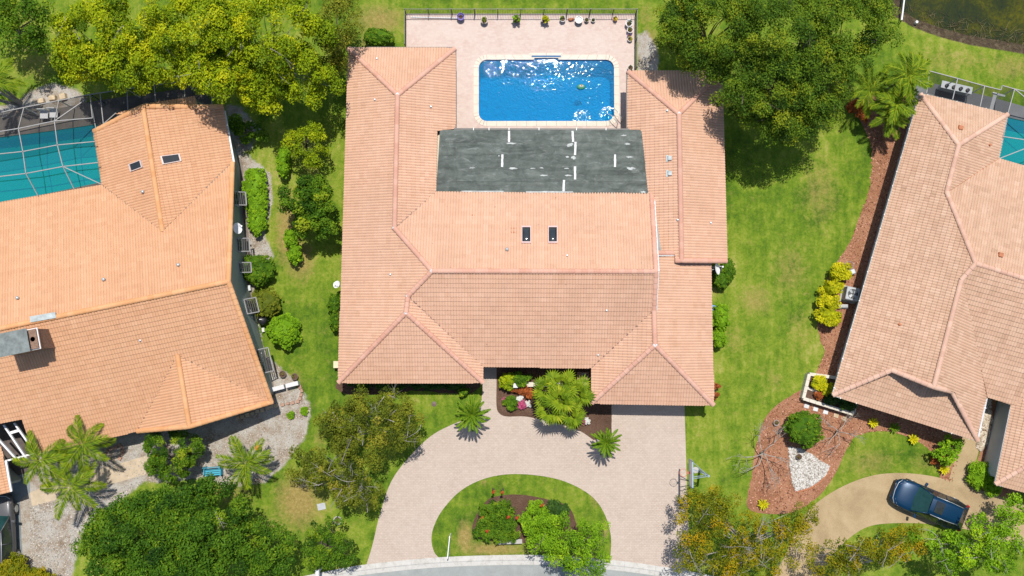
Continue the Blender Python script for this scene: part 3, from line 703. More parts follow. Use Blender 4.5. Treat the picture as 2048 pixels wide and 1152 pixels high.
def caps(roof, meshes, A, B, seed=0, step=.36, lift=.05):
    rnd = random.Random(seed + A.x); off = worg(roof)
    if A.z > B.z: A, B = B, A
    d = B - A; n = max(1, round(d.length / step)); t = d.normalized(); s = t.cross(Vector((0, 0, 1))).normalized() * -1; up = t.cross(s)
    if up.z < 0: up = -up; s = -s
    for i in range(n):
        p = A + d * (i / n) + Vector((0, 0, lift)) - off; o = put('ridge_tile', meshes[rnd.randrange(4)], roof)
        k = d.length / n / .36
        o.matrix_local = Matrix(((t.x * k, s.x, up.x, p.x), (t.y * k, s.y, up.y, p.y), (t.z * k, s.z, up.z, p.z), (0, 0, 0, 1)))
def wall(root, name, pts, mat, z0=0.0):
    """pts: 3-D points along the wall top; drops a 15 cm wall to the ground"""
    m = MB()
    for a, b in zip(pts[:-1], pts[1:]):
        d = Vector((b[0] - a[0], b[1] - a[1], 0)).normalized(); nn = Vector((-d.y, d.x, 0)) * .075
        q = [(a[0] + nn.x, a[1] + nn.y), (a[0] - nn.x, a[1] - nn.y), (b[0] - nn.x, b[1] - nn.y), (b[0] + nn.x, b[1] + nn.y)]; za, zb = a[2], b[2]
        vs = [(*q[0], z0), (*q[1], z0), (*q[2], z0), (*q[3], z0), (*q[0], za), (*q[1], za), (*q[2], zb), (*q[3], zb)]
        m.add(vs, [(3, 2, 1, 0), (4, 5, 6, 7), (0, 1, 5, 4), (1, 2, 6, 5), (2, 3, 7, 6), (3, 0, 4, 7)])
    return m.build(name, mat, root)
def window(parent, a, b, z0, z1, out, framemat, name='window'):
    """a window in the wall a-b (2-D), out: unit normal; frame plus pane"""
    a, b = Vector((a[0], a[1], 0)), Vector((b[0], b[1], 0)); o = Vector((out[0], out[1], 0)); d = (b - a).normalized(); m = MB(); w = .07
    for p, q, za, zb in ((a, b, z0, z0 + w), (a, b, z1 - w, z1), (a, a + d * w, z0 + w, z1 - w), (b - d * w, b, z0 + w, z1 - w), ((a + b) / 2 - d * w / 2, (a + b) / 2 + d * w / 2, z0 + w, z1 - w)):
        m.prism([tuple((p + o * .02)[:2]), tuple((q + o * .02)[:2]), tuple((q + o * .12)[:2]), tuple((p + o * .12)[:2])], za, zb)
    f = m.build(name, framemat, parent); g = MB()
    g.prism([tuple((a + d * w + o * .04)[:2]), tuple((b - d * w + o * .04)[:2]), tuple((b - d * w + o * .07)[:2]), tuple((a + d * w + o * .07)[:2])], z0 + w, z1 - w); g.build('pane', M['glass_dark'], f)
    return f
def pipe_vent(root, p, n=Vector((0, 0, 1)), r=.05, h=.28, mat='galv', name='vent_pipe'):
    m = MB(); m.lathe((p.x, p.y, p.z - .1), [(r, 0), (r, h), (r * 1.5, h), (r * 1.5, h + .04), (r * .7, h + .05)], 10); m.lathe((p.x, p.y, p.z - .02), [(r * 2.2, 0), (r * 1.9, .05), (r, .07)], 10); return m.build(name, M[mat], root)
def cowl_vent(root, p, mat='galv'):
    m = MB(); m.lathe((p.x, p.y, p.z - .05), [(.05, 0), (.05, .16), (.10, .17), (.11, .22), (.07, .28), (.02, .30)], 12); return m.build('roof_vent', M[mat], root, smooth=True)
def box_vent(root, p, mat='flash'):
    m = MB(); m.box((p.x, p.y, p.z + .08), (.26, .30, .26), 0, .85); m.box((p.x, p.y, p.z + .005), (.40, .42, .03)); return m.build('roof_vent', M[mat], root, bevel=.02)
def skylight(root, pl, corners, framemat, dome=True):
    """corners: four photo points on the roof plane pl (in order); a kerb, a frame and a domed pane"""
    q = [pl.hit(*c) for c in corners]; n = pl.n; c = sum(q, Vector((0, 0, 0))) / 4; m = MB()
    for i in range(4):
        a, b = q[i], q[(i + 1) % 4]; ai, bi = c + (a - c) * .84, c + (b - c) * .84; h0, h1 = n * .0, n * .16
        m.add([a + h0, b + h0, b + h1, a + h1, ai + h1, bi + h1, ai + n * .1, bi + n * .1], [(0, 1, 2, 3), (3, 2, 5, 4), (4, 5, 7, 6)])
    f = m.build('skylight', framemat, root); g = MB(); K = 6; vs = []
    s = [c + (p - c) * .84 for p in q]
    for j in range(K + 1):
        for i in range(K + 1):
            x, y = i / K, j / K; p = s[0].lerp(s[1], x).lerp(s[3].lerp(s[2], x), y); bul = (1 - (2 * x - 1) ** 4) * (1 - (2 * y - 1) ** 4) if dome else 0
            vs.append(p + n * (.115 + .10 * bul))
    g.add(vs, [(j * (K + 1) + i, j * (K + 1) + i + 1, (j + 1) * (K + 1) + i + 1, (j + 1) * (K + 1) + i) for j in range(K) for i in range(K)]); g.build('pane', M['glass_dark'], f, smooth=True)
    return f
ZE, SL = 2.4, .45
# ================================================================ the house in the middle
house = thing('tiled_house', tuple(P(1060, 560)), 'large salmon tiled house in the middle with a grey flat section behind', 'house')
PW = eave_plane((697, 97), (677, 765), (800, 400), ZE, SL); PWE = eave_plane((910, 97), (910, 258), (800, 180), ZE, SL); PWN = eave_plane((697, 97), (910, 97), (800, 180), ZE, SL)
PF1 = eave_plane((677, 765), (966, 765), (812, 625), ZE, SL); PFE = eave_plane((966, 733), (966, 765), (812, 700), ZE, SL); PM = eave_plane((966, 733), (1183, 733), (1080, 600), ZE, SL)
PE = eave_plane((1422, 525), (1427, 810), (1310, 650), ZE, SL); PER = eave_plane((1183, 735), (1183, 806), (1310, 760), ZE, SL); PFR = eave_plane((1183, 806), (1427, 810), (1310, 690), ZE, SL)
PXW = eave_plane((1256, 143), (1256, 262), (1358, 250), ZE, SL); PXE = eave_plane((1443, 143), (1453, 522), (1358, 300), ZE, SL); PXN = eave_plane((1256, 143), (1443, 143), (1358, 228), ZE, SL)
def vx(px, py, *pl):
    z = sum(p.hit(px, py).z for p in pl) / len(pl); return P(px, py, z)
A = P(697, 97, ZE); B = P(910, 97, ZE); R1 = vx(795, 190, PW, PWE, PWN); R2 = vx(789, 456, PW, PWE); R3 = vx(864, 542, PW, PM); R4 = vx(1312, 543, PM); R4.z = R3.z; R4 = P(1312, 543, R3.z)
R5 = vx(816, 592, PW, PM); R6 = vx(812, 625, PW, PF1); C_ = P(677, 765, ZE); D_ = P(966, 765, ZE); E5 = P(966, 733, ZE); E6 = P(1183, 735, ZE)
V1 = vx(872, 384, PWE); ZF = V1.z; N2 = P(1303, 388, ZF); R7 = vx(1308, 621, PM, PER); R8 = vx(1310, 690, PE, PFR, PER); F_ = P(1183, 806, ZE); G_ = P(1427, 810, ZE)
T1 = PE.hit(1311, 506); T2 = P(1421, 506, ZE)
X1 = P(1256, 143, ZE); X2 = P(1443, 143, ZE); XA = vx(1358, 228, PXW, PXE, PXN); XS = vx(1363, 521, PXW, PXE); XE = P(1453, 522, ZE)
faces = [[A, R1, R2, R3, R5, R6, C_], [A, B, R1], [B, P(910, 258, ZE), PWE.hit(874, 262), V1, R2, R1], [R2, V1, N2, R4, R3], [C_, R6, D_], [R6, R5, E5, D_], [R5, R3, R4, R7, E6, E5],
         [R7, R8, F_, E6], [R8, G_, F_], [T1, R7, R8, G_, T2], [X1, XA, X2], [X2, XA, XS, XE],
         [X1, P(1256, 262, ZE), PXW.hit(1284, 264), PXW.hit(1297, 390), PXW.hit(1312, 440), PXW.hit(1323, 503), PXW.hit(1350, 505), PXW.hit(1351, 521), XS, XA]]
rf = build_roof(house, faces, M['tile_main'], 11, M['fascia'])
CM = cap_mesh(M['cap_main'])
for a, b in ((A, R1), (B, R1), (R1, R2), (R2, R3), (R3, R4), (R3, R5), (R5, R6), (R6, C_), (R6, D_), (R7, R8), (R8, F_), (R8, G_), (X1, XA), (X2, XA), (XA, XS), (N2, R4), (R4, R7), (XS, XE), (XS, PXW.hit(1351, 521)), (T1, PE.hit(1349, 506))): caps(rf, CM, a, b, 1)
# mortar where ridges meet
for p in (R1, R2, R3, R5, R6, R8, XA): m = MB(); m.lathe((p.x, p.y, p.z + .03), [(.17, 0), (.14, .06), (.07, .10)], 9); m.build('mortar', M['sealant'], rf, smooth=True)
# valley metal
for a, b in ((R5, E5), (R7, E6), (R2, V1)): m = MB(); m.beam(a + Vector((0, 0, .046)), b + Vector((0, 0, .046)), .075, .02); m.build('valley_metal', M['fascia'], rf)
# gable end above the lower roof, white flashing under the rake
m = MB(); dx = Vector((-.12, 0, 0))
m.add([N2 + dx, R4 + dx, R7 + dx, Vector((R7.x - .12, R7.y, 2.3)), Vector((R4.x - .12, R4.y, 2.3)), Vector((N2.x - .12, N2.y, 2.3))], [(0, 1, 4, 5), (1, 2, 3, 4)]); m.build('gable_wall', M['stucco_cream'], house)
m = MB(); zz = Vector((0, 0, .05)); q = [PXW.hit(1323, 503) + zz, PE.hit(1310, 503) + zz, P(1302, 402, ZF + .03) , P(1299, 391, ZF + .02), PXW.hit(1299, 391) + zz, PXW.hit(1313, 440) + zz]
m.poly(q); m.build('valley_flashing', M['flash'], house)
m = MB(); m.beam(R4 + Vector((.14, -.02, .05)), R7 + Vector((.14, 0, .05)), .07, .06); m.beam(N2 + Vector((.16, 0, .05)), R4 + Vector((.16, 0, .05)), .07, .06); m.beam(T1 + Vector((.1, -.17, .05)), PE.hit(1349, 511) + Vector((0, 0, .05)), .05, .06); m.build('rake_flashing', M['sealant'], house)
# flat section of felt strips over the porch
ZN = ZF - .10
def flat_pt(px, py):
    t = (py - 260) / (386 - 260); return P(px, py, ZN + (ZF + .05 - ZN) * t)
def fl_edge(y): t = (y - 260) / 125.0; return 880 - 8 * t, 1283 + 14 * t
t = NT('felt_roof'); v = t.pos(); vs2 = t.pos((.35, 2.2, 1)); f = t.math('ADD', t.math('MULTIPLY', t.noise(vs2, 1.0, 6, .7, .4), .5), t.math('MULTIPLY', t.noise(v, 1.1, 6, .75, .8), .5))
fc = t.ramp(f, [(.30, (.032, .04, .034)), (.43, (.068, .082, .072)), (.54, (.112, .13, .116)), (.68, (.20, .222, .20))]); fc = t.mix(t.ramp(t.noise(t.pos((.6, 1.6, 1)), 1.6, 7, .8, 1.0), [(.55, 0), (.74, .6)]), fc, (.36, .39, .365))
M['felt'] = t.done(t.bsdf(fc, .8, t.bump(t.noise(v, 12, 5, .8), .15, .02), 0, .35))
fr_ = MB(); q = [flat_pt(880, 260), flat_pt(1283, 262), flat_pt(1297, 387), flat_pt(872, 385)]; fr_.drop([p - Vector((0, 0, .01)) for p in q], .2); flat = fr_.build('flat_roof', M['fascia'], house)
ysf = [259.5, 283, 309, 335, 347, 362, 386.5]
for i in range(6):
    y0, y1 = ysf[i], ysf[i + 1] - .3; l0, r0 = fl_edge(y0); l1, r1 = fl_edge(y1 + (1.5 if i < 5 else 0)); m = MB()
    K = 16; top = [flat_pt(l0 + (r0 - l0) * k / K, y0 + .35 * math.sin(k * 2.1 + i)) + Vector((0, 0, .004 + .004 * math.sin(k * 1.7))) for k in range(K + 1)]; bot = [flat_pt(l1 + (r1 - l1) * k / K, y1 + 1.2) + Vector((0, 0, .018 + .005 * math.sin(k * 1.3 + i))) for k in range(K + 1)]
    m.add(top + bot, [(k, K + 1 + k, K + 2 + k, k + 1) for k in range(K)]); m.add([p for p in bot] + [p - Vector((0, 0, .03)) for p in bot], [(k, K + 1 + k, K + 2 + k, k + 1) for k in range(K)])
    m.build('felt_strip', M['felt'], flat)
def blot(px, py, rx, ry, seed, z=.03):
    rnd = random.Random(seed); K = 18; pts = []
    for k in range(K):
        a = 2 * math.pi * k / K; s = rnd.uniform(.55, 1.15); pts.append(flat_pt(px + rx * s * math.cos(a), py + ry * s * math.sin(a)) + Vector((0, 0, z)))
    c = flat_pt(px, py) + Vector((0, 0, z + .003)); m = MB(); m.add(pts + [c], [(k, (k + 1) % K, K)[::-1] for k in range(K)]); return m
for k, (x0, y0, x1, y1) in enumerate([(1018, 262, 1018, 284), (1145, 262, 1146, 284), (1151, 284, 1150, 310), (1005, 309, 1004, 334), (1230, 309, 1230, 334), (1150, 333, 1150, 359), (1128, 360, 1127, 383), (923, 383, 1007, 383), (1052, 384, 1146, 384)]):
    a, b = flat_pt(x0, y0) + Vector((0, 0, .03)), flat_pt(x1, y1) + Vector((0, 0, .03)); m = MB(); w = .068 if abs(y1 - y0) > 5 else .05; N_ = 7; rnd = random.Random(k); d = (b - a).normalized(); s = Vector((-d.y, d.x, 0)); L_ = []; R_ = []
    for i in range(N_ + 1): p = a.lerp(b, i / N_); L_.append(p + s * w * rnd.uniform(.75, 1.1)); R_.append(p - s * w * rnd.uniform(.75, 1.1))
    m.add(L_ + R_, [(i, N_ + 1 + i, N_ + 2 + i, i + 1) for i in range(N_)]); m.build('seam_patch', M['patch'] if k > 6 else M['gutter_white'], flat)
for k, (x, y, rx, ry) in enumerate([(1023, 287, 12, 2), (1140, 290, 7, 4.5), (1147, 315, 5, 4), (1026, 337, 9, 2.5), (1087, 351, 10, 1.8), (1137, 351, 9, 2), (1255, 288, 7, 2.5), (1262, 337, 11, 3), (1247, 271, 6, 1.5), (1133, 337, 5, 1.6), (1083, 336, 5, 1.5), (1286, 384, 6, 2), (944, 336, 6, 1.2), (1065, 337, 7, 1.2), (1134, 314, 4, 2), (998, 312, 1.8, 1.6), (1258, 314, 9, 2)]): blot(x, y, rx, ry, k + 3).build('sealant_smear', M['patch'], flat)
m = MB(); a, b = P(908, 258, ZN - .06), P(1259, 259, ZN - .06); m.beam(a, b, .10, .12); gut = m.build('porch_gutter', M['bronze'], house)
for x in (947, 978, 1018, 1078, 1153, 1212): p = P(x, 258, ZN + .01); m = MB(); m.box((p.x, p.y, p.z), (.035, .16, .05)); m.build('gutter_strap', M['white_metal'], gut)
for a, b in (((911, 98), (911, 257)), ((1254, 143), (1254, 257)), ((698, 96), (908, 96))):
    m = MB(); m.beam(P(*a, ZE - .06), P(*b, ZE - .06), .11, .11); m.build('gutter', M['bronze'], house)
# walls
def wbox(name, px0, py0, px1, py1, inset=.5):
    a, b = P(px0, py0, ZE), P(px1, py1, ZE); m = MB(); x0, x1 = a.x + inset, b.x - inset; y0, y1 = b.y + inset, a.y - inset
    m.prism([(x0, y0), (x1, y0), (x1, y1), (x0, y1)], 0, ZE - .02); return m.build(name, M['stucco_cream'], house), (x0, y0, x1, y1)
w1, bw = wbox('wall', 688, 97, 909, 400); w2, bf = wbox('wall', 681, 380, 966, 765); w3, bm_ = wbox('wall', 955, 380, 1200, 733); w4, bg = wbox('wall', 1183, 505, 1424, 808); w5, be = wbox('wall', 1256, 143, 1448, 522)
m = MB(); dk = P(1296, 800); m.box(((bg[0] + bg[2]) / 2, bg[1] - .03, 1.07), (4.3, .08, 2.1)); gd = m.build('garage_door', M['white_metal'], house)
for k in range(4): m = MB(); m.box(((bg[0] + bg[2]) / 2, bg[1] - .08, .3 + k * .52), (4.2, .03, .46)); m.build('door_panel', M['white_metal'], gd)
for x in (-4.2, -3.0): window(house, (x, bf[1]), (x + .9, bf[1]), .9, 2.0, (0, -1), M['white_metal']) if False else None
window(house, (bf[0] + 1.6, bf[1]), (bf[0] + 3.4, bf[1]), .8, 2.0, (0, -1), M['white_metal']); window(house, (bf[0] + 4.6, bf[1]), (bf[0] + 6.2, bf[1]), .8, 2.0, (0, -1), M['white_metal'])
window(house, (bm_[0] + 1.4, bm_[1]), (bm_[0] + 3.6, bm_[1]), .5, 2.0, (0, -1), M['white_metal']); window(house, (bw[2], bw[3] - 3), (bw[2], bw[3] - 5), .3, 2.0, (1, 0), M['white_metal'])
m = MB(); m.box((bm_[0] + .55, bm_[1] - .03, 1.03), (.95, .08, 2.05)); fd = m.build('front_door', simple('door_wood', (.16, .07, .03), .5, .2), house); m = MB(); m.tube([(bm_[0] + .9, bm_[1] - .10, .95), (bm_[0] + .9, bm_[1] - .10, 1.15)], .02); m.build('handle', M['galv'], fd)
# vents and skylights
PNm = Plane3(R3, R4, V1)
for c4 in ([(1043, 454), (1062, 454), (1062, 488), (1043, 488)], [(1096, 454), (1115, 454), (1115, 488), (1096, 488)]): skylight(house, PNm, c4, simple('pink_frame', (.62, .44, .42), .5, .1))
for px, py, pl in ((754, 118, PWN), (750, 200, PW), (862, 214, PWE), (781, 549, PW), (1134, 511, PNm), (1213, 621, PM), (1196, 710, PM), (1334, 222, PXW), (1355, 440, PXW), (1421, 446, PXE)): pipe_vent(house, pl.hit(px, py), r=.04, h=.22)
for px, py in ((1014, 499),): cowl_vent(house, PNm.hit(px, py))
for px, py in ((1339, 317), (1339, 347)): box_vent(house, PXW.hit(px, py))
m = MB()
for px, py, w in ((1027, 461, .16), (945, 433, .12)):
    p = PNm.hit(px, py); u = Vector((1, 0, 0)); v_ = PNm.n.cross(u); n_ = PNm.n * .05; m.add([p - u * w - v_ * w * 1.2 + n_, p + u * w - v_ * w * 1.2 + n_, p + u * w + v_ * w * 1.2 + n_, p - u * w + v_ * w * 1.2 + n_], [(0, 1, 2, 3)])
m.build('replaced_tile', M['terracotta'], rf)
# ================================================================ the house on the left
ZL = 2.4; lh = thing('tiled_house', tuple(P(260, 600)), 'orange tiled house at the left with a chimney, skylights and a screened pool', 'house')
LF = eave_plane((543, 805), (275, 862), (300, 700), ZL, .42)
LA = LF.hit(457, 563); LB = LF.hit(-160, 690); LB.z = LA.z; LC = P(543, 805, ZL); LQ = P(275, 862, ZL)
LN = Plane3(LA, LB, P(0, 405, ZL - .05)); LV2 = LN.hit(325, 462); LV1 = LN.hit(204, 370); LV3 = LN.hit(465, 325)
zg = LV2.z; g0 = P(286, 213, zg); gl = P(188, 263, ZL); gr = P(447, 214, ZL)
LD1 = LF.hit(355, 710); LD2 = P(379, 853, LD1.z); LD3 = P(546, 803, ZL - .02)
lfaces = [[LA, LB, LF.hit(-160, 878), LF.hit(44, 838), LF.hit(68, 906), LQ, LD1, LC], [LB, LA, LV3, LV2, LV1, LN.hit(0, 405), LN.hit(-160, 431)], [gl, g0, LV2, LV1], [g0, gr, LV3, LV2], [LD1, LQ, LD2], [LD1, LD2, LD3]]
lr = build_roof(lh, lfaces, M['tile_orange'], 21, M['fascia_tan'])
M['cap_orange'] = tilemat('orange_cap', [(.2, (.60, .29, .12)), (.8, (.68, .37, .18))], stain=(.68, .45, .28), stain_amt=.3); LM = cap_mesh(M['cap_orange'])
for a, b in ((LB, LA), (g0, LV2), (LD1, LD2), (LV3, LA), (LC, LA), (LQ, LD2), (LD2, LD3), (gl, g0), (g0, gr)): caps(lr, LM, a, b, 2)
for a, b in ((LV1, LV2), (LV2, LV3), (LD1, LQ), (LD1, LC)): m = MB(); m.beam(a + Vector((0, 0, .046)), b + Vector((0, 0, .046)), .075, .02); m.build('valley_metal', M['fascia'], lr)
a, b = LF.hit(62, 639), LF.hit(113, 630); m = MB(); m.beam(a + Vector((0, 0, .10)), b + Vector((0, 0, .10)), .34, .05); m.build('ridge_patch', M['flash'], lr)
# walls: east gable wall, north cross wing, front
def ins(p, dx, dy): return (p.x + dx, p.y + dy, p.z - .10)
e1, e2, e3 = ins(LV3, -.30, .1), ins(LA, -.30, 0), ins(LC, -.45, .45); ew = wall(lh, 'gable_wall', [e1, e2, e3], M['stucco_green'])
wall(lh, 'wall', [(gl.x + .45, gl.y - .2, ZL - .05), (g0.x, g0.y - .4, zg - .1), (gr.x - .45, gr.y - .2, ZL - .05), (e1[0], e1[1], ZL - .05)], M['stucco_green'])
wall(lh, 'wall', [(gl.x + .45, gl.y - .2, ZL - .05), (LV1.x + .3, LV1.y - .3, ZL - .05), (LN.hit(-160, 431).x, LN.hit(-160, 431).y - .4, ZL - .1)], M['stucco_green'])
wall(lh, 'wall', [e3, (LD2.x, LD2.y + .5, LD2.z - .1), (LQ.x, LQ.y + .5, ZL - .05), (LF.hit(68, 906).x, LF.hit(68, 906).y + .5, ZL - .1), (LF.hit(44, 838).x - .1, LF.hit(44, 838).y + .2, ZL), (LF.hit(-160, 878).x, LF.hit(-160, 878).y + .4, ZL)], M['stucco_green'])
# propped shutters over the windows of the gable wall
def shutter(px, py, wdt, proj_=.62, zt=2.05, zb=1.55):
    d = Vector((e2[0] - e1[0], e2[1] - e1[1], 0)).normalized() if py < 563 else Vector((e3[0] - e2[0], e3[1] - e2[1], 0)).normalized()
    o = Vector((-d.y, d.x, 0)); o = o if o.x > 0 else -o
    A0 = Vector(e1) if py < 563 else Vector(e2); c = P(px, py, 1.8); s = (Vector((c.x, c.y, 0)) - Vector((A0.x, A0.y, 0))).dot(d); p = Vector((A0.x, A0.y, 0)) + d * s + o * .08
    q = [p - d * wdt / 2 + Vector((0, 0, zt)), p + d * wdt / 2 + Vector((0, 0, zt)), p + d * wdt / 2 + o * proj_ + Vector((0, 0, zb)), p - d * wdt / 2 + o * proj_ + Vector((0, 0, zb))]
    m = MB()
    for i in range(4): m.beam(q[i], q[(i + 1) % 4], .06, .05)
    f = m.build('shutter', M['frame_grey'], ew); window(ew, tuple((p - d * wdt / 2 - o * .08)[:2]), tuple((p + d * wdt / 2 - o * .08)[:2]), .9, 2.0, (o.x, o.y), M['stucco_grey'])
    for k in range(6):
        m = MB(); u = (k + .5) / 6; a_, b_ = q[0].lerp(q[3], u), q[1].lerp(q[2], u); m.beam(a_ + d * .05, b_ - d * .05, .06, .012); m.build('louvre', M['dark'], f)
for px, py, w in ((468, 398, .8), (482, 490, .8), (488, 535, .6), (500, 612, .9), (525, 722, 1.45)): shutter(px, py, w)
m = MB(); m.beam(P(449, 222, ZL - .04), P(468, 324, ZL - .04), .12, .11); m.build('gutter', M['white_metal'], lh)
# skylights and vents on the left
PLl = Plane3(gl, g0, LV2); PLr = Plane3(g0, gr, LV2); sf = simple('pale_frame', (.62, .50, .46), .5, .1)
skylight(lh, PLr, [(320, 313), (359, 308), (363, 323), (325, 330)], sf, False); skylight(lh, PLl, [(260, 329), (284, 320), (288, 335), (264, 344)], sf, False)
for px, py, pl in ((287, 384, PLl), (358, 530, LN), (209, 559, LN), (37, 596, LN)): cowl_vent(lh, pl.hit(px, py))
pipe_vent(lh, LF.hit(281, 681), r=.04, h=.2)
# chimney
rd = (LA - LB).normalized(); rn = Vector((rd.y, -rd.x, 0)); b0 = LF.hit(97, 658); ctr = Vector((b0.x, b0.y, 0)) + rn * .55 - rd * 1.05; ang = math.atan2(rd.y, rd.x); zt = 7.0
M['chim'] = simple('brown_stone', (.24, .15, .105), .95, .35, 8, .8, fine=22)
m = MB(); m.box((ctr.x, ctr.y, (3.6 + zt - .5) / 2 + .2), (2.1, 1.1, zt - .5 - 3.6 + .4), ang); ch = m.build('chimney', M['chim'], lh)
m = MB(); m.box((ctr.x, ctr.y, zt - .26), (2.2, 1.2, .08), ang); m.build('chimney_rim', M['white_metal'], ch)
c2 = ctr - rd * .22; m = MB(); m.box((c2.x, c2.y, zt + .12), (1.75, 1.3, .05), ang); m.build('chimney_cap', simple('weathered_cap', (.17, .195, .185), .6, .35, 3), ch)
for sx, sy in ((-1, -1), (-1, 1), (1, -1), (1, 1)):
    p = c2 + rd * (.78 * sx) + rn * (.5 * sy); m = MB(); m.box((p.x, p.y, zt - .06), (.06, .06, .34), ang); m.build('cap_post', M['white_metal'], ch)
m = MB(); c3 = ctr + rd * .8; m.lathe((c3.x, c3.y, zt - .3), [(.14, 0), (.14, .2), (.1, .2)], 10); m.build('flue', M['dark'], ch)
# pergola beams in the notch of the roof and the small roof beyond
pg = thing('pergola', tuple(P(40, 890)), 'white beam pergola in the notch of the orange roof', 'pergola')
for a, b in (((8, 850), (54, 918)), ((29, 846), (70, 904)), ((-12, 868), (35, 920)), ((-36, 882), (5, 930))): m = MB(); m.beam(P(*a, 2.25), P(*b, 2.25), .10, .16); m.build('beam', M['white_metal'], pg)
m = MB(); m.beam(P(20, 866, 2.2), P(40, 860, 2.2), .16, .06); m.build('cross_beam', M['white_metal'], pg)
m = MB(); m.beam(P(-40, 936, 2.15), P(74, 905, 2.15), .10, .14); m.build('cross_beam', M['white_metal'], pg)
for x, y in ((70, 906), (-20, 930)): p = P(x, y, 2.1); m = MB(); m.box((p.x, p.y, 1.05), (.12, .12, 2.1)); m.build('post', M['white_metal'], pg)
lg = thing('tiled_garage', tuple(P(-10, 950)), 'small orange tiled roof corner at the left edge below the pergola', 'garage')
SPl = eave_plane((0, 895), (21, 986), (-60, 950), ZL, .4); gf = [[P(2, 893, ZL), P(21, 984, ZL), SPl.hit(-70, 1006), SPl.hit(-70, 915)]]
gr_ = build_roof(lg, gf, M['tile_orange'], 33, M['fascia_tan'], tile_limit=60)
m = MB(); m.beam(P(12, 921, ZL), P(23, 983, ZL), .12, .12); m.build('gutter', M['white_metal'], lg)
q = [P(2, 893, 0), P(21, 984, 0)]; wall(lg, 'wall', [(q[0].x - 1, q[0].y, ZL - .05), (P(21, 984, ZL).x - .5, P(21, 984, ZL).y + .4, ZL - .05), (P(-70, 1006, ZL).x, P(-70, 1006, ZL).y + .5, ZL - .05)], M['stucco_green'])
# ================================================================ the house on the right
rh = thing('tiled_house', tuple(P(1880, 560)), 'tan pink tiled house at the right with white gutters and a dutch gable', 'house')
QW = eave_plane((1838, 190), (1665, 790), (1900, 500), ZE, SL)
qA = P(1840, 188, ZE); qB = P(1665, 790, ZE); qN = P(2015, 229, ZE); qC = QW.hit(1917, 290); qD = QW.hit(1893, 384); qE = QW.hit(1951, 527); qF = QW.hit(1922, 560)
qE2 = Vector(qE); QS = eave_plane((1665, 790), (1953, 880), (1800, 760), ZE, SL); qL = vx(1783, 740, QW, QS); qG = QW.hit(1867, 774); qH = P(1904, 783, qL.z); qI = P(1955, 881, ZE)
QSf = eave_plane((1665, 790), (1953, 880), (1800, 760), ZE, .30); qLf = QSf.hit(1783, 740); qHf = QSf.hit(1904, 783); qV = P(1998, 318, ZE + .1); qR = P(2048, 557, qE.z); rdir = (P(2048, 557, qE.z) - qE); qR2 = qE + rdir * 1.9; qK = P(1974, 794, ZE);  # front face shaped flatter so the gablet above casts a longer shadow
qNE = qV + Vector((4.6, -1.35, 0))
south_r = qR2 + (P(2012, 806, ZE) - qE) * 1.0; south_r.z = ZE
QE_ = Plane3(qC, qN, qV)
rfaces = [[qA, qC, qD, qE, qF, qG, qL, qB], [qA, qN, qC], [qC, qN, qV, qD], [qD, qV, qNE, qR2, qE], [qE, qR2, south_r, qK, qF], [qF, qK, qI, qH, qG], [qB, qLf, qHf, qI]]
rr_ = build_roof(rh, rfaces, M['tile_tan'], 41, M['fascia_tan'], var=.12)
M['cap_tan'] = tilemat('tan_cap', [(.2, (.54, .32, .23)), (.8, (.66, .43, .32))], stain=(.7, .55, .45), stain_amt=.2); RM = cap_mesh(M['cap_tan'])
for a, b in ((qA, qC), (qN, qC), (qC, qD), (qD, qE), (qE, qR2), (qE, qF), (qF, qG), (qL, qB), (qL, qG), (qG, qH), (qH, qI)): caps(rr_, RM, a, b, 3)
m = MB(); m.add([qL + Vector((.1, .1, -.05)), qH + Vector((-.1, .1, -.05)), Vector((qG.x, qG.y + .35, qG.z - .05))], [(0, 1, 2)]); m.build('gable_wall', M['stucco_grey'], rh)
for a, b in ((qD, qV), (qF, qK)): m = MB(); m.beam(a + Vector((0, 0, .046)), b + Vector((0, 0, .046)), .075, .02); m.build('valley_metal', M['terracotta'], rr_)
for a, b in ((qA, qB), (qB, P(1729, 810, ZE)), (P(1886, 860, ZE), qI), (qI, qK), (qA, qN)):
    m = MB(); o_ = Vector((0, 0, -.03)); m.beam(a + o_, b + o_, .10, .11); g_ = m.build('gutter', M['gutter_white'], rh)
    L_ = (b - a).length
    for k in range(int(L_ / .9)):
        p = a.lerp(b, (k + .5) / int(L_ / .9)); m = MB(); m.box((p.x, p.y, p.z + .035), (.05, .16, .03), math.atan2((b - a).y, (b - a).x)); m.build('gutter_strap', M['white_metal'], g_)
def toward(p, q, d): return p + (q - p).normalized() * d
cc_ = (qA + qB + qI + qN) / 4
_w = offset_loop([tuple(p[:2]) for p in (qK, qI, qB, qA, qN)], -.65); wpts = [Vector((p[0], p[1], ZE)) for p in _w]
wall(rh, 'wall', [(p.x, p.y, ZE - .06) for p in wpts], M['stucco_grey'])
wa, wb = wpts[2], wpts[3]; dW = (wb - wa).normalized(); oW = Vector((-dW.y, dW.x, 0)); oW = oW if oW.x < 0 else -oW
for s in (2.2, 6.4, 11.5, 16.0): p = wa + dW * s + oW * .07; window(rh, tuple(p[:2]), tuple((p + dW * 1.3)[:2]), .9, 2.0, tuple(oW[:2]), M['white_metal'])
QN_ = Plane3(qA, qN, qC); QNN = Plane3(qD, qE, qR2)
for px, py, pl in ((1920, 256, QN_), (2000, 510, QNN)):
    p = pl.hit(px, py); m = MB(); m.box((p.x, p.y, p.z + .09), (.32, .3, .24), R(-15), .8); m.build('roof_vent', M['terracotta'], rh, bevel=.03)
for px, py, pl in ((1799, 649, QW), (1979, 290, QE_)): pipe_vent(rh, pl.hit(px, py), r=.05, h=.2, mat='terracotta')
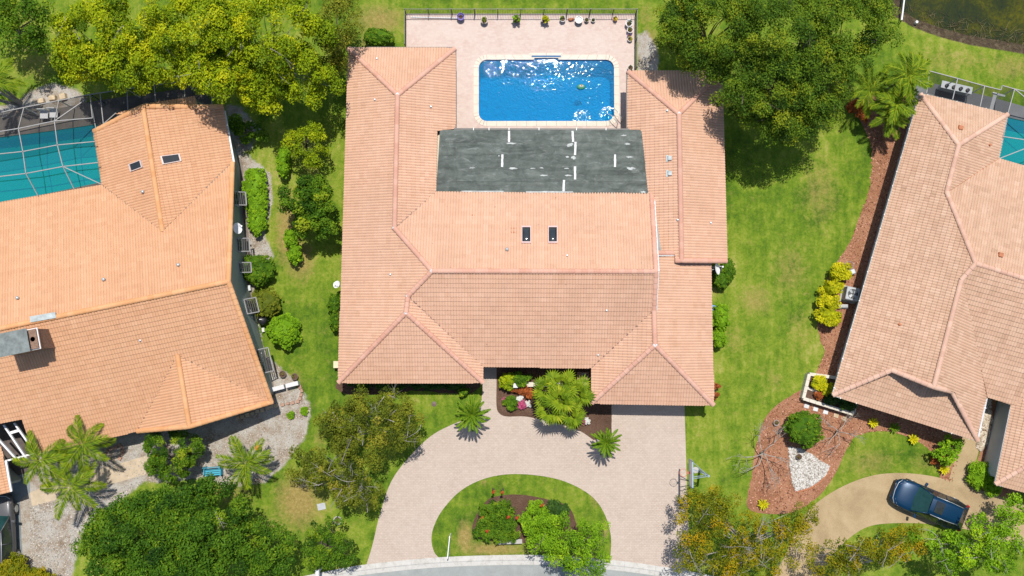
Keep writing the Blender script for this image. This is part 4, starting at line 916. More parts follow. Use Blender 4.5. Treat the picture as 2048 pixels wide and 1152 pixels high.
# right garage roof across the entry court
rg = thing('tiled_garage', tuple(P(2050, 900)), 'tan tiled roof at the right edge beyond the narrow entry court', 'garage')
QG = eave_plane((2024, 805), (1990, 968), (2060, 900), ZE, SL); h1 = P(2024, 803, ZE); h2 = P(1990, 968, ZE); h3 = P(2150, 1010, ZE); hp = QG.hit(2048, 950)
QGS = eave_plane((1990, 968), (2150, 1010), (2080, 920), ZE, SL); hr = vx(2090, 912, QG, QGS)
rgf = [[h1, h2, hr, QG.hit(2120, 780), QG.hit(2090, 780)], [h2, h3, hr]]
rgr = build_roof(rg, rgf, M['tile_tan'], 43, M['fascia_tan'], tile_limit=80); caps(rgr, RM, h2, hr, 4)
for a, b in ((h1, h2), (h2, h3)): m = MB(); m.beam(a + Vector((0, 0, -.03)), b + Vector((0, 0, -.03)), .10, .11); m.build('gutter', M['gutter_white'], rg)
wall(rg, 'wall', [(h1.x + .35, h1.y, ZE - .06), (h2.x + .35, h2.y + .4, ZE - .06), (h3.x, h3.y + .5, ZE - .06)], M['stucco_grey'])
# ================================================================ screen cages
t = NT('screen_mesh'); tr = t.n('ShaderNodeBsdfTransparent'); df = t.n('ShaderNodeBsdfDiffuse'); df.inputs[0].default_value = (.02, .02, .02, 1); mx = t.n('ShaderNodeMixShader'); mx.inputs[0].default_value = .17; t.l(tr.outputs[0], mx.inputs[1]); t.l(df.outputs[0], mx.inputs[2]); M['screen'] = t.done(mx.outputs[0])
t = NT('screen_dense_shaded'); tr = t.n('ShaderNodeBsdfTransparent'); df = t.n('ShaderNodeBsdfDiffuse'); df.inputs[0].default_value = (.02, .02, .022, 1); mx = t.n('ShaderNodeMixShader'); mx.inputs[0].default_value = .5; t.l(tr.outputs[0], mx.inputs[1]); t.l(df.outputs[0], mx.inputs[2]); M['screen_dense_shaded'] = t.done(mx.outputs[0])  # dark screen; its opacity also carries the tree shade over the left porch
def cage(label, loc, beams, panels, posts, dense=(), w=.05):
    r = thing('screen_cage', loc, label, 'screen cage')
    for a, b in beams: m = MB(); m.beam(P(*a), P(*b), w, w * 1.2); m.build('beam', M['frame_grey'], r)
    for k, pn in enumerate(panels):
        m = MB(); m.poly([P(*p) - Vector((0, 0, .015)) for p in pn]); m.build('screen', M['screen_dense_shaded' if k in dense else 'screen'], r)
    for p in posts: q = P(*p); m = MB(); m.box((q.x, q.y, q.z / 2), (w, w, q.z)); m.build('post', M['white_metal'], r)
    return r
Zo, Zr = 2.3, 3.1
o = [(-70, 240), (48, 215), (118, 201), (180, 189), (200, 186), (254, 178), (308, 170), (368, 163), (422, 155)]
rr1 = [(-70, 274), (37, 257), (109, 242), (185, 236)]; rr2 = [(-70, 315), (46, 303), (115, 290), (190, 283)]; rr3 = [(-70, 361), (52, 347), (126, 333), (197, 325)]; ev = [(-60, 415), (77, 393), (149, 379), (202, 368)]
z = lambda L, h: [(*p, h) for p in L]
O, a1, a2, a3, E_ = z(o, Zo), z(rr1, Zr), z(rr2, Zr), z(rr3, Zr), z(ev, ZL + .05)
bm2 = []
for L in (O[:4], a1, a2, a3): bm2 += list(zip(L[:-1], L[1:]))
for i in range(3): bm2 += [(O[i], a1[i]), (a1[i], a2[i]), (a2[i], a3[i]), (a3[i], E_[i])]
bm2 += [(O[3], a1[3]), (a1[2], (170, 200, 2.45)), (a3[2], E_[3])]
pan = []
for L1, L2 in ((O, a1), (a1, a2), (a2, a3), (a3, E_)):
    for i in range(3): pan.append((L1[i], L1[i + 1], L2[i + 1], L2[i]))
cage('white framed screen cage over the teal pool beside the orange roof', tuple(P(100, 300)), bm2, pan, [O[0], O[1], O[2], O[3]], (0, 1, 2))
O2 = O[3:]; H2 = [(192, 258, ZL + .2), (207, 248, ZL + .2), (256, 222, ZL + .2), (312, 205, ZL + .2), (370, 196, ZL + .2), (424, 212, ZL)]
bm3 = list(zip(O2[:-1], O2[1:])) + list(zip(O2, H2)) + [(H2[1], (232, 226, ZL + .3))]
pan = [(O2[i], O2[i + 1], H2[i + 1], H2[i]) for i in range(5)]
cage('dark screened porch behind the ridge of the orange roof under the tree', tuple(P(300, 190)), bm3, pan, [O2[0], O2[2], O2[4], O2[5]], range(9))
m = MB(); a, b = P(195, 250), P(420, 225); 
po = thing('porch_roof', tuple(P(340, 205)), 'small lower tiled roof strip behind the orange cross gable', 'roof')
pf = [[P(236, 236, ZL), P(288, 204, ZL + .35), P(390, 194, ZL + .15), P(398, 216, ZL + .55), P(288, 226, ZL + .7)]]; build_roof(po, pf, M['tile_orange'], 51, M['fascia_tan'], thick=.08, tile_limit=40)
for x, y in ((240, 232), (292, 208), (388, 198)): q = P(x, y, ZL - .1); m = MB(); m.box((q.x, q.y, q.z / 2 - .02), (.14, .14, q.z)); m.build('post', M['stucco_green'], po)
o = z([(1859, 142), (1915, 157), (1969, 172), (2002, 180), (2004, 171), (2029, 178), (2120, 200)], 2.5); hs = z([(1853, 186), (1905, 199), (1960, 213), (1992, 221)], ZE + .05)
hs2 = z([(2015, 228), (1996, 318), (2120, 350)], ZE + .1)
bm4 = list(zip(o[:-1], o[1:])) + [(o[0], hs[0]), (o[1], hs[1]), (o[2], hs[2]), (o[5], hs2[0]), (hs2[0], hs2[1]), (o[5], (2100, 235, 2.6)), ((2005, 273, 2.55), (2120, 290, 2.6)), (hs2[1], (2120, 270, 2.6)), (hs2[1], hs2[2])]
pan = [(o[0], o[1], hs[1], hs[0]), (o[1], o[2], hs[2], hs[1]), (o[2], o[3], hs[3], hs[2]), (o[4], o[5], hs2[0], hs[3]), (o[5], o[6], (2120, 290, 2.6), (2005, 273, 2.55)), ((2005, 273, 2.55), (2120, 290, 2.6), hs2[2], hs2[1])]
cage('white framed screen cage behind the tan roof near the canal bank', tuple(P(1960, 210)), bm4, pan, [o[0], o[1], o[2], o[5]], (0, 1, 2, 3))
# ---------------------------------------------------------------- plants
def unit(a): return a / np.maximum(np.linalg.norm(a, axis=-1, keepdims=True), 1e-9)
def leaf_quads(p, nrm, size, aspect, rg):
    n = len(p); r = unit(rg.normal(size=(n, 3))); a = unit(np.cross(nrm, r)); b = np.cross(nrm, a)
    L = (size * rg.uniform(.65, 1.3, n))[:, None]; W = L * aspect; fold = nrm * L * rg.uniform(-.12, .18, n)[:, None]
    V = np.stack([p - a * L * .5, p + b * W * .5 + fold, p + a * L * .5, p - b * W * .5 + fold], 1).reshape(-1, 3)
    return V, np.arange(4 * n).reshape(n, 4)
def sphere_dirs(n, rg, zmin=-1.0):
    d = unit(rg.normal(size=(n * 3 + 8, 3))); d = d[d[:, 2] > zmin][:n]; return d
def crown_np(lobes, cpm, lpc, leaf, cr, seed, shell=.55, aspect=.55, zmin=-.35, tintvar=.22, upb=.4):
    rg = np.random.default_rng(seed); Vs = []; Ts = []; centres = []
    for (c, rx, ry, rz) in lobes:
        n = max(4, int(math.pi * rx * ry * cpm)); d = sphere_dirs(n, rg, zmin); n = len(d)
        wob = 1 + .16 * np.sin(d[:, 0] * 5 + seed) * np.cos(d[:, 1] * 6 - seed)
        cc = np.array(c) + d * (rg.uniform(shell, 1.0, n) * wob)[:, None] * np.array([rx, ry, rz]); centres.append(cc)
        r = rg.uniform(cr[0], cr[1], n); k = np.maximum(6, (lpc * (r / cr[1]) ** 2).astype(int)); ix = np.repeat(np.arange(n), k)
        e = sphere_dirs(len(ix) + 50, rg, -.55)[:len(ix)]; ix = ix[:len(e)]
        p = cc[ix] + e * (r[ix] * rg.uniform(.45, 1.05, len(ix)))[:, None] * np.array([1, 1, .7])
        nr = unit(e * .7 + np.array([0, 0, upb]) + rg.normal(0, .5, e.shape))
        V, _ = leaf_quads(p, nr, leaf, aspect, rg); Vs.append(V)
        tb = rg.normal(.48, tintvar, n); Ts.append(np.clip(tb[ix] + rg.normal(0, .13, len(ix)) + .12 * (d[ix, 2] - .3) * 0, 0, 1))
    V = np.vstack(Vs); T = np.concatenate(Ts); return V, np.arange(len(V)).reshape(-1, 4), T, np.vstack(centres)
def lobe(px, py, z, rpx, rpy, rz):
    c = P(px, py, z); k = (DIST - z) / FPX; return (tuple(c), rpx * k, rpy * k, rz)
def limb_path(a, b, rg, sag=.15, k=5):
    a, b = np.array(a), np.array(b); L = np.linalg.norm(b - a); mid = (a + b) / 2 + rg.normal(0, sag * L * .5, 3) - np.array([(b - a)[0] * .15, (b - a)[1] * .15, -.1 * L]); t = np.linspace(0, 1, k)[:, None]
    return [tuple(q) for q in (1 - t) ** 2 * a + 2 * t * (1 - t) * mid + t * t * b]
def tree(name, label, cat, lobes, base, leafm, barkm='bark', cpm=2.2, lpc=70, leaf=.20, cr=(.35, .75), seed=1, trunk_r=.16, limbs=14, shell=.55, group=None, twigs=0, aspect=.55, twig_mat=None, fork=None, zmin=-.35):
    lobes = [lobe(*l) for l in lobes]; b = P(*base); rg = np.random.default_rng(seed + 900)
    r = thing(name, (b.x, b.y, 0), label, cat, group)
    V, Fq, T, cen = crown_np(lobes, cpm * 1.25, lpc * 3.3, leaf * .74, (cr[0] * .85, cr[1] * .85), seed, shell, aspect, zmin)
    put('crown', np_mesh('crown', V - np.array([b.x, b.y, 0]), Fq, M[leafm], T), r)
    zlow = min(l[0][2] - l[3] * .4 for l in lobes); m = MB(); cx = np.mean([l[0][0] for l in lobes]); cy = np.mean([l[0][1] for l in lobes])
    top = (b.x + (cx - b.x) * .4, b.y + (cy - b.y) * .4, max(.3, (fork or zlow * .75)))
    m.tube(limb_path((b.x, b.y, -.05), top, rg, .05), [trunk_r * 1.25, trunk_r, trunk_r * .9, trunk_r * .82, trunk_r * .75], 8)
    tgt = cen[rg.choice(len(cen), min(limbs, len(cen)), replace=False)]
    for q in tgt:
        rad = trunk_r * rg.uniform(.2, .38); q = q - np.array([0, 0, .3]); pth = limb_path(top, q, rg); m.tube(pth, [rad, rad * .8, rad * .6, rad * .4, rad * .15], 5)
        for _ in range(2):
            q2 = cen[rg.integers(len(cen))]
            if np.linalg.norm(q2 - q) < 2.2: m.tube(limb_path(pth[3], q2, rg), [rad * .4, rad * .3, rad * .22, rad * .15, rad * .06], 4)
    m.build('trunk', M[barkm], r, smooth=True)
    if twigs:                                      # bare pale twigs that stick out of the crown
        m = MB()
        for q in cen[rg.choice(len(cen), min(twigs, len(cen)), replace=False)]:
            if q[2] < np.mean(cen[:, 2]): continue
            d0 = unit(rg.normal(size=3) + np.array([0, 0, .25])); p = q + np.array([0, 0, .15]); L = rg.uniform(.7, 1.5)
            m.tube(limb_path(p - d0 * L * .4, p + d0 * L * .7, rg, .25), [.02, .017, .013, .009, .004], 4)
            for _ in range(5):
                s = p + d0 * L * rg.uniform(-.2, .6); e = unit(d0 + rg.normal(0, .75, 3)); m.tube(limb_path(s, s + e * L * rg.uniform(.25, .6), rg, .3, 4), [.010, .008, .006, .003], 3)
        m.build('bare_twigs', M[twig_mat or barkm], r, kind='stuff')
    return r
def shrub(name, label, lobes, leafm, seed, leaf=.11, cpm=9, lpc=34, cr=(.14, .26), group=None, cat='shrub', shell=.8, aspect=.6, stem=True):
    clip_ = name.startswith('clipped')
    if clip_: shell = .93; cr = (.05, .11); cpm = 42; lpc = 15; leaf = .085
    lb = [lobe(*l) for l in lobes]; c = lb[0][0]; r = thing(name, (c[0], c[1], 0), label, cat, group)
    V, Fq, T, cen = crown_np(lb, cpm * 1.8, lpc * 2.6, leaf * 1.12, cr, seed, shell, aspect, -.25, .12, .8)
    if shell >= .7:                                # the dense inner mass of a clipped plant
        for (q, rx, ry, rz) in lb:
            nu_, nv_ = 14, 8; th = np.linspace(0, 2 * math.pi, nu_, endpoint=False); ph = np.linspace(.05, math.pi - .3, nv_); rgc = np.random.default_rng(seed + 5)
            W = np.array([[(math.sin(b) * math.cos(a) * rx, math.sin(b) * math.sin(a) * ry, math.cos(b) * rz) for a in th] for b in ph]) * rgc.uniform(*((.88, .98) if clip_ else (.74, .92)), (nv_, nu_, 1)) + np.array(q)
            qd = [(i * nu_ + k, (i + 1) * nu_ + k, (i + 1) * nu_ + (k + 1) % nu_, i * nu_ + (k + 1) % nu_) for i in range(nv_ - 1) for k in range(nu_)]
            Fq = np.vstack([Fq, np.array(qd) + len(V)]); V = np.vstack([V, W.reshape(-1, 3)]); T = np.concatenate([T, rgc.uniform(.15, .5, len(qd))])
    put('foliage', np_mesh('foliage', V - np.array([c[0], c[1], 0]), Fq, M[leafm], T), r)
    if stem:
        m = MB(); rg = np.random.default_rng(seed)
        for q in cen[rg.choice(len(cen), min(9, len(cen)), replace=False)]: m.tube(limb_path((c[0] + rg.normal(0, .06), c[1] + rg.normal(0, .06), -.02), q * np.array([1, 1, .8]), rg, .1, 4), [.03, .024, .018, .008], 5)
        m.build('stems', M['bark'], r)
    return r
def feather(L, n, lw, ll, rise, droop, ang, hang, seed, curl=0.0):
    """a feather frond along +x, as (V, F, tint) with a rachis"""
    rg = np.random.default_rng(seed); V = []; T = []
    def pt(s): x = L * s; return np.array([x * (1 - .12 * s), curl * s * s * L, rise * x - droop * x * x])
    for side in (-1, 1):
        for i in range(n):
            s = .08 + .92 * (i + rg.uniform(-.2, .2)) / n; s = min(max(s, .03), 1); p = pt(s); tg = unit(pt(min(s + .03, 1.03)) - pt(s - .03)); sd = unit(np.cross(tg, [0, 0, 1])) * side
            l = ll * (math.sin(math.pi * min(.08 + s * .86, 1)) ** .55) * rg.uniform(.85, 1.12); a = ang * (1 - .45 * s)
            d = unit(sd * math.sin(a) + tg * math.cos(a) + np.array([0, 0, -hang * rg.uniform(.6, 1.3)])); w = unit(np.cross(d, np.array([0, 0, 1.]) + rg.normal(0, .3, 3))) * lw
            tip = p + d * l + np.array([0, 0, -hang * l * .4]); mid = p + d * l * .45
            V += [p, mid + w * .5, tip, mid - w * .5]; T.append(np.clip(rg.normal(.5, .2), 0, 1))
    k = 6; wv = .022
    for i in range(k):
        a, b = pt(i / k), pt((i + 1) / k); V += [a + [0, wv, .004], a + [0, -wv, .004], b + [0, -wv * .7, .004], b + [0, wv * .7, .004]]; T.append(.8)
    V = np.array(V); return V, np.arange(len(V)).reshape(-1, 4), np.array(T)
def fan(L, n, seed, pet=.7, spread=R(140)):
    rg = np.random.default_rng(seed); V = []; T = []; e = np.array([pet, 0, pet * .35]); wv = .012
    V += [[0, wv, 0], [0, -wv, 0], [*(e[:2] + [0, -wv]), e[2]], [*(e[:2] + [0, wv]), e[2]]]; T.append(.6); bt = rg.uniform(.25, .75)
    for i in range(n):
        a = -spread + 2 * spread * i / (n - 1); l = L * (1 - .22 * abs(a) / spread) * rg.uniform(.9, 1.08); d = np.array([math.cos(a), math.sin(a), .12 - .1 * abs(a)]); s = np.array([-math.sin(a), math.cos(a), 0]); w = l * .085
        tip = e + d * l + np.array([0, 0, -.30 * l]); mid = e + d * l * .6 + np.array([0, 0, .02])
        V += [e, mid + s * w, tip, mid - s * w]; T.append(np.clip(bt + rg.normal(0, .12) + .1, 0, 1))
    V = np.array(V); return V, np.arange(len(V)).reshape(-1, 4), np.array(T)
def frond_meshes(kind, leafm, seeds, **kw):
    out = []
    for s in seeds: V, Fq, T = (feather if kind == 'feather' else fan)(seed=s, **kw); out.append(np_mesh('frond', V, Fq, M[leafm], T))
    return out
def palm(name, label, px, py, z, meshes, n, seed, trunk_r=.09, tilt=(.1, .6), scale=(.85, 1.1), barkm='bark_grey', base=None, group=None, cat='palm', ring=2):
    c = P(px, py, z); b = P(*base) if base else Vector((c.x, c.y, 0)); r = thing(name, (b.x, b.y, 0), label, cat, group); rnd = random.Random(seed)
    m = MB(); rg = np.random.default_rng(seed); pth = limb_path((b.x, b.y, -.03), (c.x, c.y, z), rg, .04, 6); m.tube(pth, [trunk_r * 1.3, trunk_r * 1.05, trunk_r, trunk_r * .95, trunk_r * .9, trunk_r * .8], 9); m.build('trunk', M[barkm], r, smooth=True)
    for i in range(n):
        o = put('frond', meshes[rnd.randrange(len(meshes))], r); az = 2 * math.pi * (i * .381966 + rnd.uniform(-.03, .03)); el = tilt[0] + (tilt[1] - tilt[0]) * (i / max(1, n - 1)) + rnd.uniform(-.06, .06); s = rnd.uniform(*scale)
        o.location = (c.x - b.x, c.y - b.y, z - .03 + .03 * (i / n)); o.rotation_euler = (rnd.uniform(-.2, .2), -el, az); o.scale = (s, s, s)
    return r
def bare_tree(name, label, px, py, zc, spread, height, seed, matn, depth=4, arms=6, r0=.07, group=None):
    b = P(px, py, 0); r = thing(name, (b.x, b.y, 0), label, 'tree', group); rg = np.random.default_rng(seed); tr = MB(); br = MB()
    top = np.array([b.x + rg.normal(0, .1), b.y + rg.normal(0, .1), height * .28]); tr.tube(limb_path((b.x, b.y, -.03), top, rg, .05), [r0 * 1.3, r0 * 1.1, r0, r0 * .95, r0 * .9], 7); tr.build('trunk', M[matn], r, smooth=True)
    def grow(p, d, L, rad, k):
        q = p + d * L; br.tube(limb_path(p, q, rg, .22, 4), [rad, rad * .9, rad * .8, rad * .7], 5 if k > 1 else 4)
        if k == 0: return
        for _ in range(rg.integers(2, 4)): grow(q, unit(d + rg.normal(0, .55, 3) + np.array([0, 0, .12])), L * rg.uniform(.6, .85), rad * .66, k - 1)
    for i in range(arms):
        a = 2 * math.pi * (i + rg.uniform(-.3, .3)) / arms; grow(top, unit(np.array([math.cos(a), math.sin(a), rg.uniform(.35, .9)])), spread * .33, r0 * .7, depth - 1)
    br.build('branches', M[matn], r, smooth=True); return r
# ---- big trees
G1 = 'tall trees behind the houses'
tree('broadleaf_tree', 'lime green tree left of the orange roof, above the grass clearing', 'tree', [(195, 70, 5.2, 92, 78, 2.2), (165, 128, 4.4, 60, 42, 1.6), (262, 120, 5, 70, 62, 2)], (215, 110), 'leaf_lime', 'bark_grey', 3.7, 95, .21, seed=11, limbs=16, group=G1, twigs=8, twig_mat='bark_grey')
tree('broadleaf_tree', 'lime green tree directly above the dark screened porch of the orange house', 'tree', [(385, 55, 6.2, 120, 85, 2.5), (340, 130, 5, 82, 42, 1.8), (455, 140, 5, 68, 50, 1.8), (420, 160, 6.3, 55, 34, 1.2)], (385, 110), 'leaf_lime', 'bark_grey', 3.7, 95, .21, seed=12, trunk_r=.2, limbs=18, group=G1, twigs=12, twig_mat='bark_grey')
tree('broadleaf_tree', 'lime green tree nearest the left wing of the salmon house', 'tree', [(560, 60, 6.2, 112, 80, 2.5), (600, 150, 5, 72, 56, 2), (525, 175, 4.2, 62, 50, 1.6)], (555, 150), 'leaf_lime', 'bark_grey', 3.5, 90, .21, seed=13, trunk_r=.2, limbs=18, group=G1, twigs=10, twig_mat='bark_grey')
tree('broadleaf_tree', 'dark olive tree above the round clipped bush by the left wing', 'tree', [(680, 45, 4.5, 46, 70, 1.8), (668, 110, 3.6, 36, 35, 1.3)], (678, 85), 'leaf_olive', 'bark', 3.2, 90, .17, seed=14, limbs=10, group=G1)
tree('broadleaf_tree', 'dark green tree in the top left corner', 'tree', [(50, 45, 4, 62, 50, 1.7), (0, 20, 4, 50, 50, 1.6), (75, 88, 3, 38, 24, 1.1)], (45, 70), 'leaf_mid', 'bark', 3.0, 85, .2, seed=15, group=G1)
tree('broadleaf_tree', 'dark green tree right of the pool deck, leftmost of the big dark ones', 'tree', [(1420, 55, 6.2, 95, 82, 2.5), (1370, 40, 5.2, 52, 70, 2), (1420, 130, 4.8, 50, 40, 1.6)], (1410, 110), 'leaf_oak', 'bark', 4.3, 105, .17, seed=21, trunk_r=.22, limbs=18, group=G1, twigs=10)
tree('broadleaf_tree', 'dark green tree overhanging the right wing of the salmon house', 'tree', [(1560, 75, 7, 105, 92, 3), (1545, 180, 6, 92, 80, 2.3), (1490, 200, 5.2, 50, 50, 1.8), (1560, 250, 4.6, 60, 40, 1.6)], (1545, 190), 'leaf_oak', 'bark', 4.3, 105, .17, seed=22, trunk_r=.28, limbs=22, group=G1, twigs=14)
tree('broadleaf_tree', 'dark green tree beside the canal bank, rightmost of the big dark ones', 'tree', [(1695, 50, 6.4, 98, 82, 2.6), (1645, 150, 5.5, 70, 75, 2.2), (1630, 215, 4.6, 52, 45, 1.6)], (1665, 130), 'leaf_oak', 'bark', 4.3, 105, .17, seed=23, trunk_r=.25, limbs=20, group=G1, twigs=12)
# ---- between the left house and the middle one
tree('broadleaf_tree', 'loose yellow green small tree in the side lawn left of the salmon house', 'tree', [(615, 285, 2.6, 42, 34, 1.2), (625, 258, 2.8, 24, 22, .9), (584, 282, 2.0, 26, 16, .8), (628, 312, 2.3, 30, 18, .9)], (615, 300), 'leaf_lime', 'bark', 4.0, 55, .18, (.22, .48), seed=31, trunk_r=.08, limbs=14)
tree('broadleaf_tree', 'dense glossy green tree in the side lawn beside the long clipped hedge', 'tree', [(617, 398, 3.0, 58, 46, 1.6), (632, 440, 2.6, 44, 42, 1.4), (618, 372, 2.8, 40, 26, 1.1)], (622, 430), 'leaf_mid', 'bark', 4.2, 75, .22, (.25, .55), seed=32, trunk_r=.12)
shrub('clipped_hedge', 'long rounded clipped hedge beside the left house wall', [(510, 372, .55, 24, 36, .6), (514, 405, .55, 22, 36, .6), (515, 440, .55, 19, 32, .55)], 'leaf_bright', 33, .09, 22, 34, (.10, .18), cat='hedge')
shrub('clipped_hedge', 'narrow upright clipped hedge left of the yellow green small tree', [(568, 318, .7, 13, 24, .75), (568, 338, .7, 12, 18, .7)], 'leaf_bright', 34, .08, 24, 34, (.10, .17), cat='hedge')
shrub('clipped_hedge', 'narrow upright clipped hedge below the dense glossy tree', [(582, 478, .7, 12, 22, .75), (590, 508, .7, 14, 20, .75)], 'leaf_bright', 35, .08, 24, 34, (.10, .17), cat='hedge')
GS = 'round clipped shrubs by the left wall'
shrub('clipped_shrub', 'round olive shrub by the left wall, topmost of three', [(516, 540, .75, 34, 30, .8)], 'leaf_mid', 36, .10, 16, 40, (.15, .26), GS); shrub('clipped_shrub', 'round yellowish shrub by the left wall, middle of three', [(530, 606, .7, 32, 28, .75)], 'leaf_olive', 37, .10, 16, 40, (.15, .26), GS)
shrub('clipped_shrub', 'bright green ball shrub by the left wall, lowest of three', [(568, 662, .75, 32, 32, .85)], 'leaf_bright', 38, .09, 20, 38, (.12, .2), GS)
shrub('clipped_shrub', 'dark green oval bush behind the left wing of the salmon house', [(757, 76, .7, 30, 18, .7)], 'leaf_mid', 39, .09, 20, 38, (.12, .2))
shrub('clipped_shrub', 'green shrub against the left wall of the salmon house', [(671, 610, .8, 14, 24, .8), (673, 640, .7, 13, 22, .7)], 'leaf_mid', 40, .10, 14, 38, (.14, .24))
shrub('clipped_shrub', 'green shrub right of the salmon house under the white dish', [(1440, 560, .6, 18, 18, .6), (1456, 540, .6, 14, 22, .5)], 'leaf_mid', 41, .10, 14, 38, (.14, .24))
shrub('clipped_shrub', 'green shrub beside the blue barrel, upper of two', [(1440, 635, .7, 17, 27, .7)], 'leaf_bright', 42, .10, 14, 38, (.14, .24)); shrub('clipped_shrub', 'green shrub below the blue barrel, lower of two', [(1437, 675, .6, 15, 19, .6)], 'leaf_bright', 43, .10, 14, 38, (.14, .24))
# ---- front yard
tree('broadleaf_tree', 'olive tree in front of the left wing of the salmon house', 'tree', [(745, 832, 3.6, 88, 58, 1.6), (810, 858, 3.2, 38, 48, 1.2), (690, 850, 3.2, 55, 45, 1.3), (730, 890, 3.0, 60, 40, 1.2)], (745, 865), 'leaf_olive', 'bark_grey', 4.0, 70, .17, (.25, .6), seed=51, twigs=30, twig_mat='bark_pale', limbs=12, trunk_r=.11, shell=.4)
tree('broadleaf_tree', 'thin dry olive tree below it, beside the yellowed grass', 'tree', [(680, 950, 2.9, 78, 62, 1.4), (625, 935, 2.4, 50, 40, 1.0), (720, 985, 2.7, 50, 42, 1.1)], (680, 975), 'leaf_olive', 'bark_grey', 3.6, 60, .17, (.22, .5), seed=52, twigs=50, twig_mat='bark_pale', limbs=10, trunk_r=.09, shell=.35)
tree('broadleaf_tree', 'small green tree by the kerb left of the drive', 'tree', [(658, 1085, 2.4, 58, 50, 1.2), (630, 1105, 2.2, 34, 38, 1.0), (690, 1110, 2.0, 30, 34, .9)], (660, 1095), 'leaf_mid', 'bark', 3.0, 58, .18, (.22, .5), seed=53, shell=.4)
tree('broadleaf_tree', 'broad dark green tree at the bottom left edge of the street', 'tree', [(290, 1080, 4.6, 135, 82, 2.1), (410, 1055, 4.8, 120, 82, 2.1), (350, 1015, 4.2, 78, 50, 1.8), (525, 1105, 3.8, 62, 58, 1.5), (330, 1140, 4.6, 140, 60, 2)], (370, 1085), 'leaf_deep', 'bark_grey', 3.1, 90, .22, seed=54, trunk_r=.25, limbs=26, twigs=16, twig_mat='bark_pale')
tree('broadleaf_tree', 'round dense green tree before the orange house front', 'tree', [(347, 903, 1.9, 60, 40, 1.2), (345, 930, 1.6, 50, 30, 1.1)], (347, 915), 'leaf_mid', 'bark', 8, 60, .16, (.2, .4), seed=55, trunk_r=.09, shell=.78)
shrub('loose_shrub', 'yellow olive shrub in the bottom left corner by the grey car', [(15, 1150, .9, 48, 40, .9), (70, 1165, .8, 40, 30, .7)], 'leaf_amber', 56, .11, 10, 40, (.18, .32))
tree('broadleaf_tree', 'green tree in the lawn island overhanging the street', 'tree', [(1150, 1085, 3.2, 78, 56, 1.4), (1100, 1075, 2.8, 48, 44, 1.2), (1165, 1135, 3.0, 60, 40, 1.2)], (1150, 1085), 'leaf_bright', 'bark', 3.2, 62, .17, (.25, .55), seed=57, twigs=8, shell=.35)
A_ = 'amber trees along the street at the lower right'
tree('broadleaf_tree', 'sparse amber tree with pale bare branches beside the drive mouth', 'tree', [(1440, 1075, 4.0, 92, 66, 1.7), (1405, 1020, 3.2, 58, 42, 1.2), (1545, 1070, 4.0, 82, 56, 1.6), (1490, 1130, 4.2, 115, 46, 1.7), (1425, 990, 2.8, 48, 26, .9), (1605, 1045, 3.4, 46, 36, 1.1), (1380, 1105, 3.6, 40, 46, 1.2)], (1500, 1105), 'leaf_amber', 'bark_pale', 2.7, 58, .16, (.25, .6), seed=61, trunk_r=.2, limbs=22, twigs=75, shell=.3, group=A_)
tree('broadleaf_tree', 'amber tree below the mouth of the tan aggregate drive', 'tree', [(1735, 1105, 4.0, 98, 46, 1.6), (1650, 1120, 3.6, 58, 42, 1.4), (1800, 1080, 3.4, 52, 34, 1.2)], (1735, 1120), 'leaf_amber', 'bark_pale', 3.0, 60, .16, (.25, .6), seed=62, limbs=16, twigs=30, shell=.35, group=A_)
tree('broadleaf_tree', 'bright green tree beside the rear of the blue car', 'tree', [(1905, 1095, 4.0, 92, 52, 1.6), (2005, 1090, 4.0, 72, 62, 1.6), (1990, 1030, 3.0, 34, 24, .9), (2035, 1020, 3.0, 30, 34, .9)], (1950, 1105), 'leaf_bright', 'bark_pale', 2.7, 62, .2, (.25, .6), seed=63, limbs=24, twigs=26, shell=.35, group=A_)
bare_tree('bare_tree', 'leafless grey frangipani in the red mulch bed beside the lawn', 1520, 905, 1.5, 2.6, 2.6, 71, 'bark_pale', 4, 6, .045); bare_tree('bare_tree', 'leafless frangipani right of the dark round bush in the red mulch', 1672, 862, 1.2, 2.2, 2.2, 72, 'bark_pale', 4, 5, .04)
shrub('clipped_shrub', 'dark green round bush above the white stones', [(1607, 858, .95, 36, 34, .95)], 'leaf_mid', 73, .12, 15, 40, (.16, .28))
GY = 'yellow crotons beside the air conditioner'
for k, (x, y, rx, ry, lb) in enumerate([(1677, 546, 21, 17, 'bright yellow croton, topmost of the row by the white gutter'), (1664, 577, 20, 16, 'bright yellow croton, second in the row left of the air conditioner'), (1656, 604, 20, 16, 'bright yellow croton, third in the row left of the air conditioner'), (1658, 632, 25, 19, 'bright yellow croton, lowest and widest of the row')]):
    shrub('croton', lb, [(x, y, .75, rx, ry, .7)], 'leaf_yellow', 80 + k, .16, 12, 26, (.15, .25), GY, shell=.7, aspect=.45)
shrub('loose_shrub', 'leafy green shrub in the red mulch beside the garden path', [(1893, 905, .9, 26, 24, .8), (1905, 890, 1.0, 18, 18, .6)], 'leaf_bright', 85, .15, 6, 26, (.15, .28), shell=.4); shrub('loose_shrub', 'dark red leaved shrub beneath the leafy green one by the path', [(1878, 915, .4, 14, 16, .35)], 'leaf_red', 86, .13, 8, 24, (.12, .22))
shrub('fern', 'bright green fern clump beside the path below the entry court', [(1960, 950, .5, 22, 26, .5), (1985, 965, .5, 22, 24, .45)], 'leaf_bright', 87, .26, 12, 24, (.15, .3), aspect=.2); shrub('planter_shrub', 'yellow green shrub in the upper part of the corner planter', [(1638, 766, .8, 18, 13, .4), (1650, 775, .7, 14, 12, .35)], 'leaf_yellow', 88, .13, 14, 26, (.12, .2))
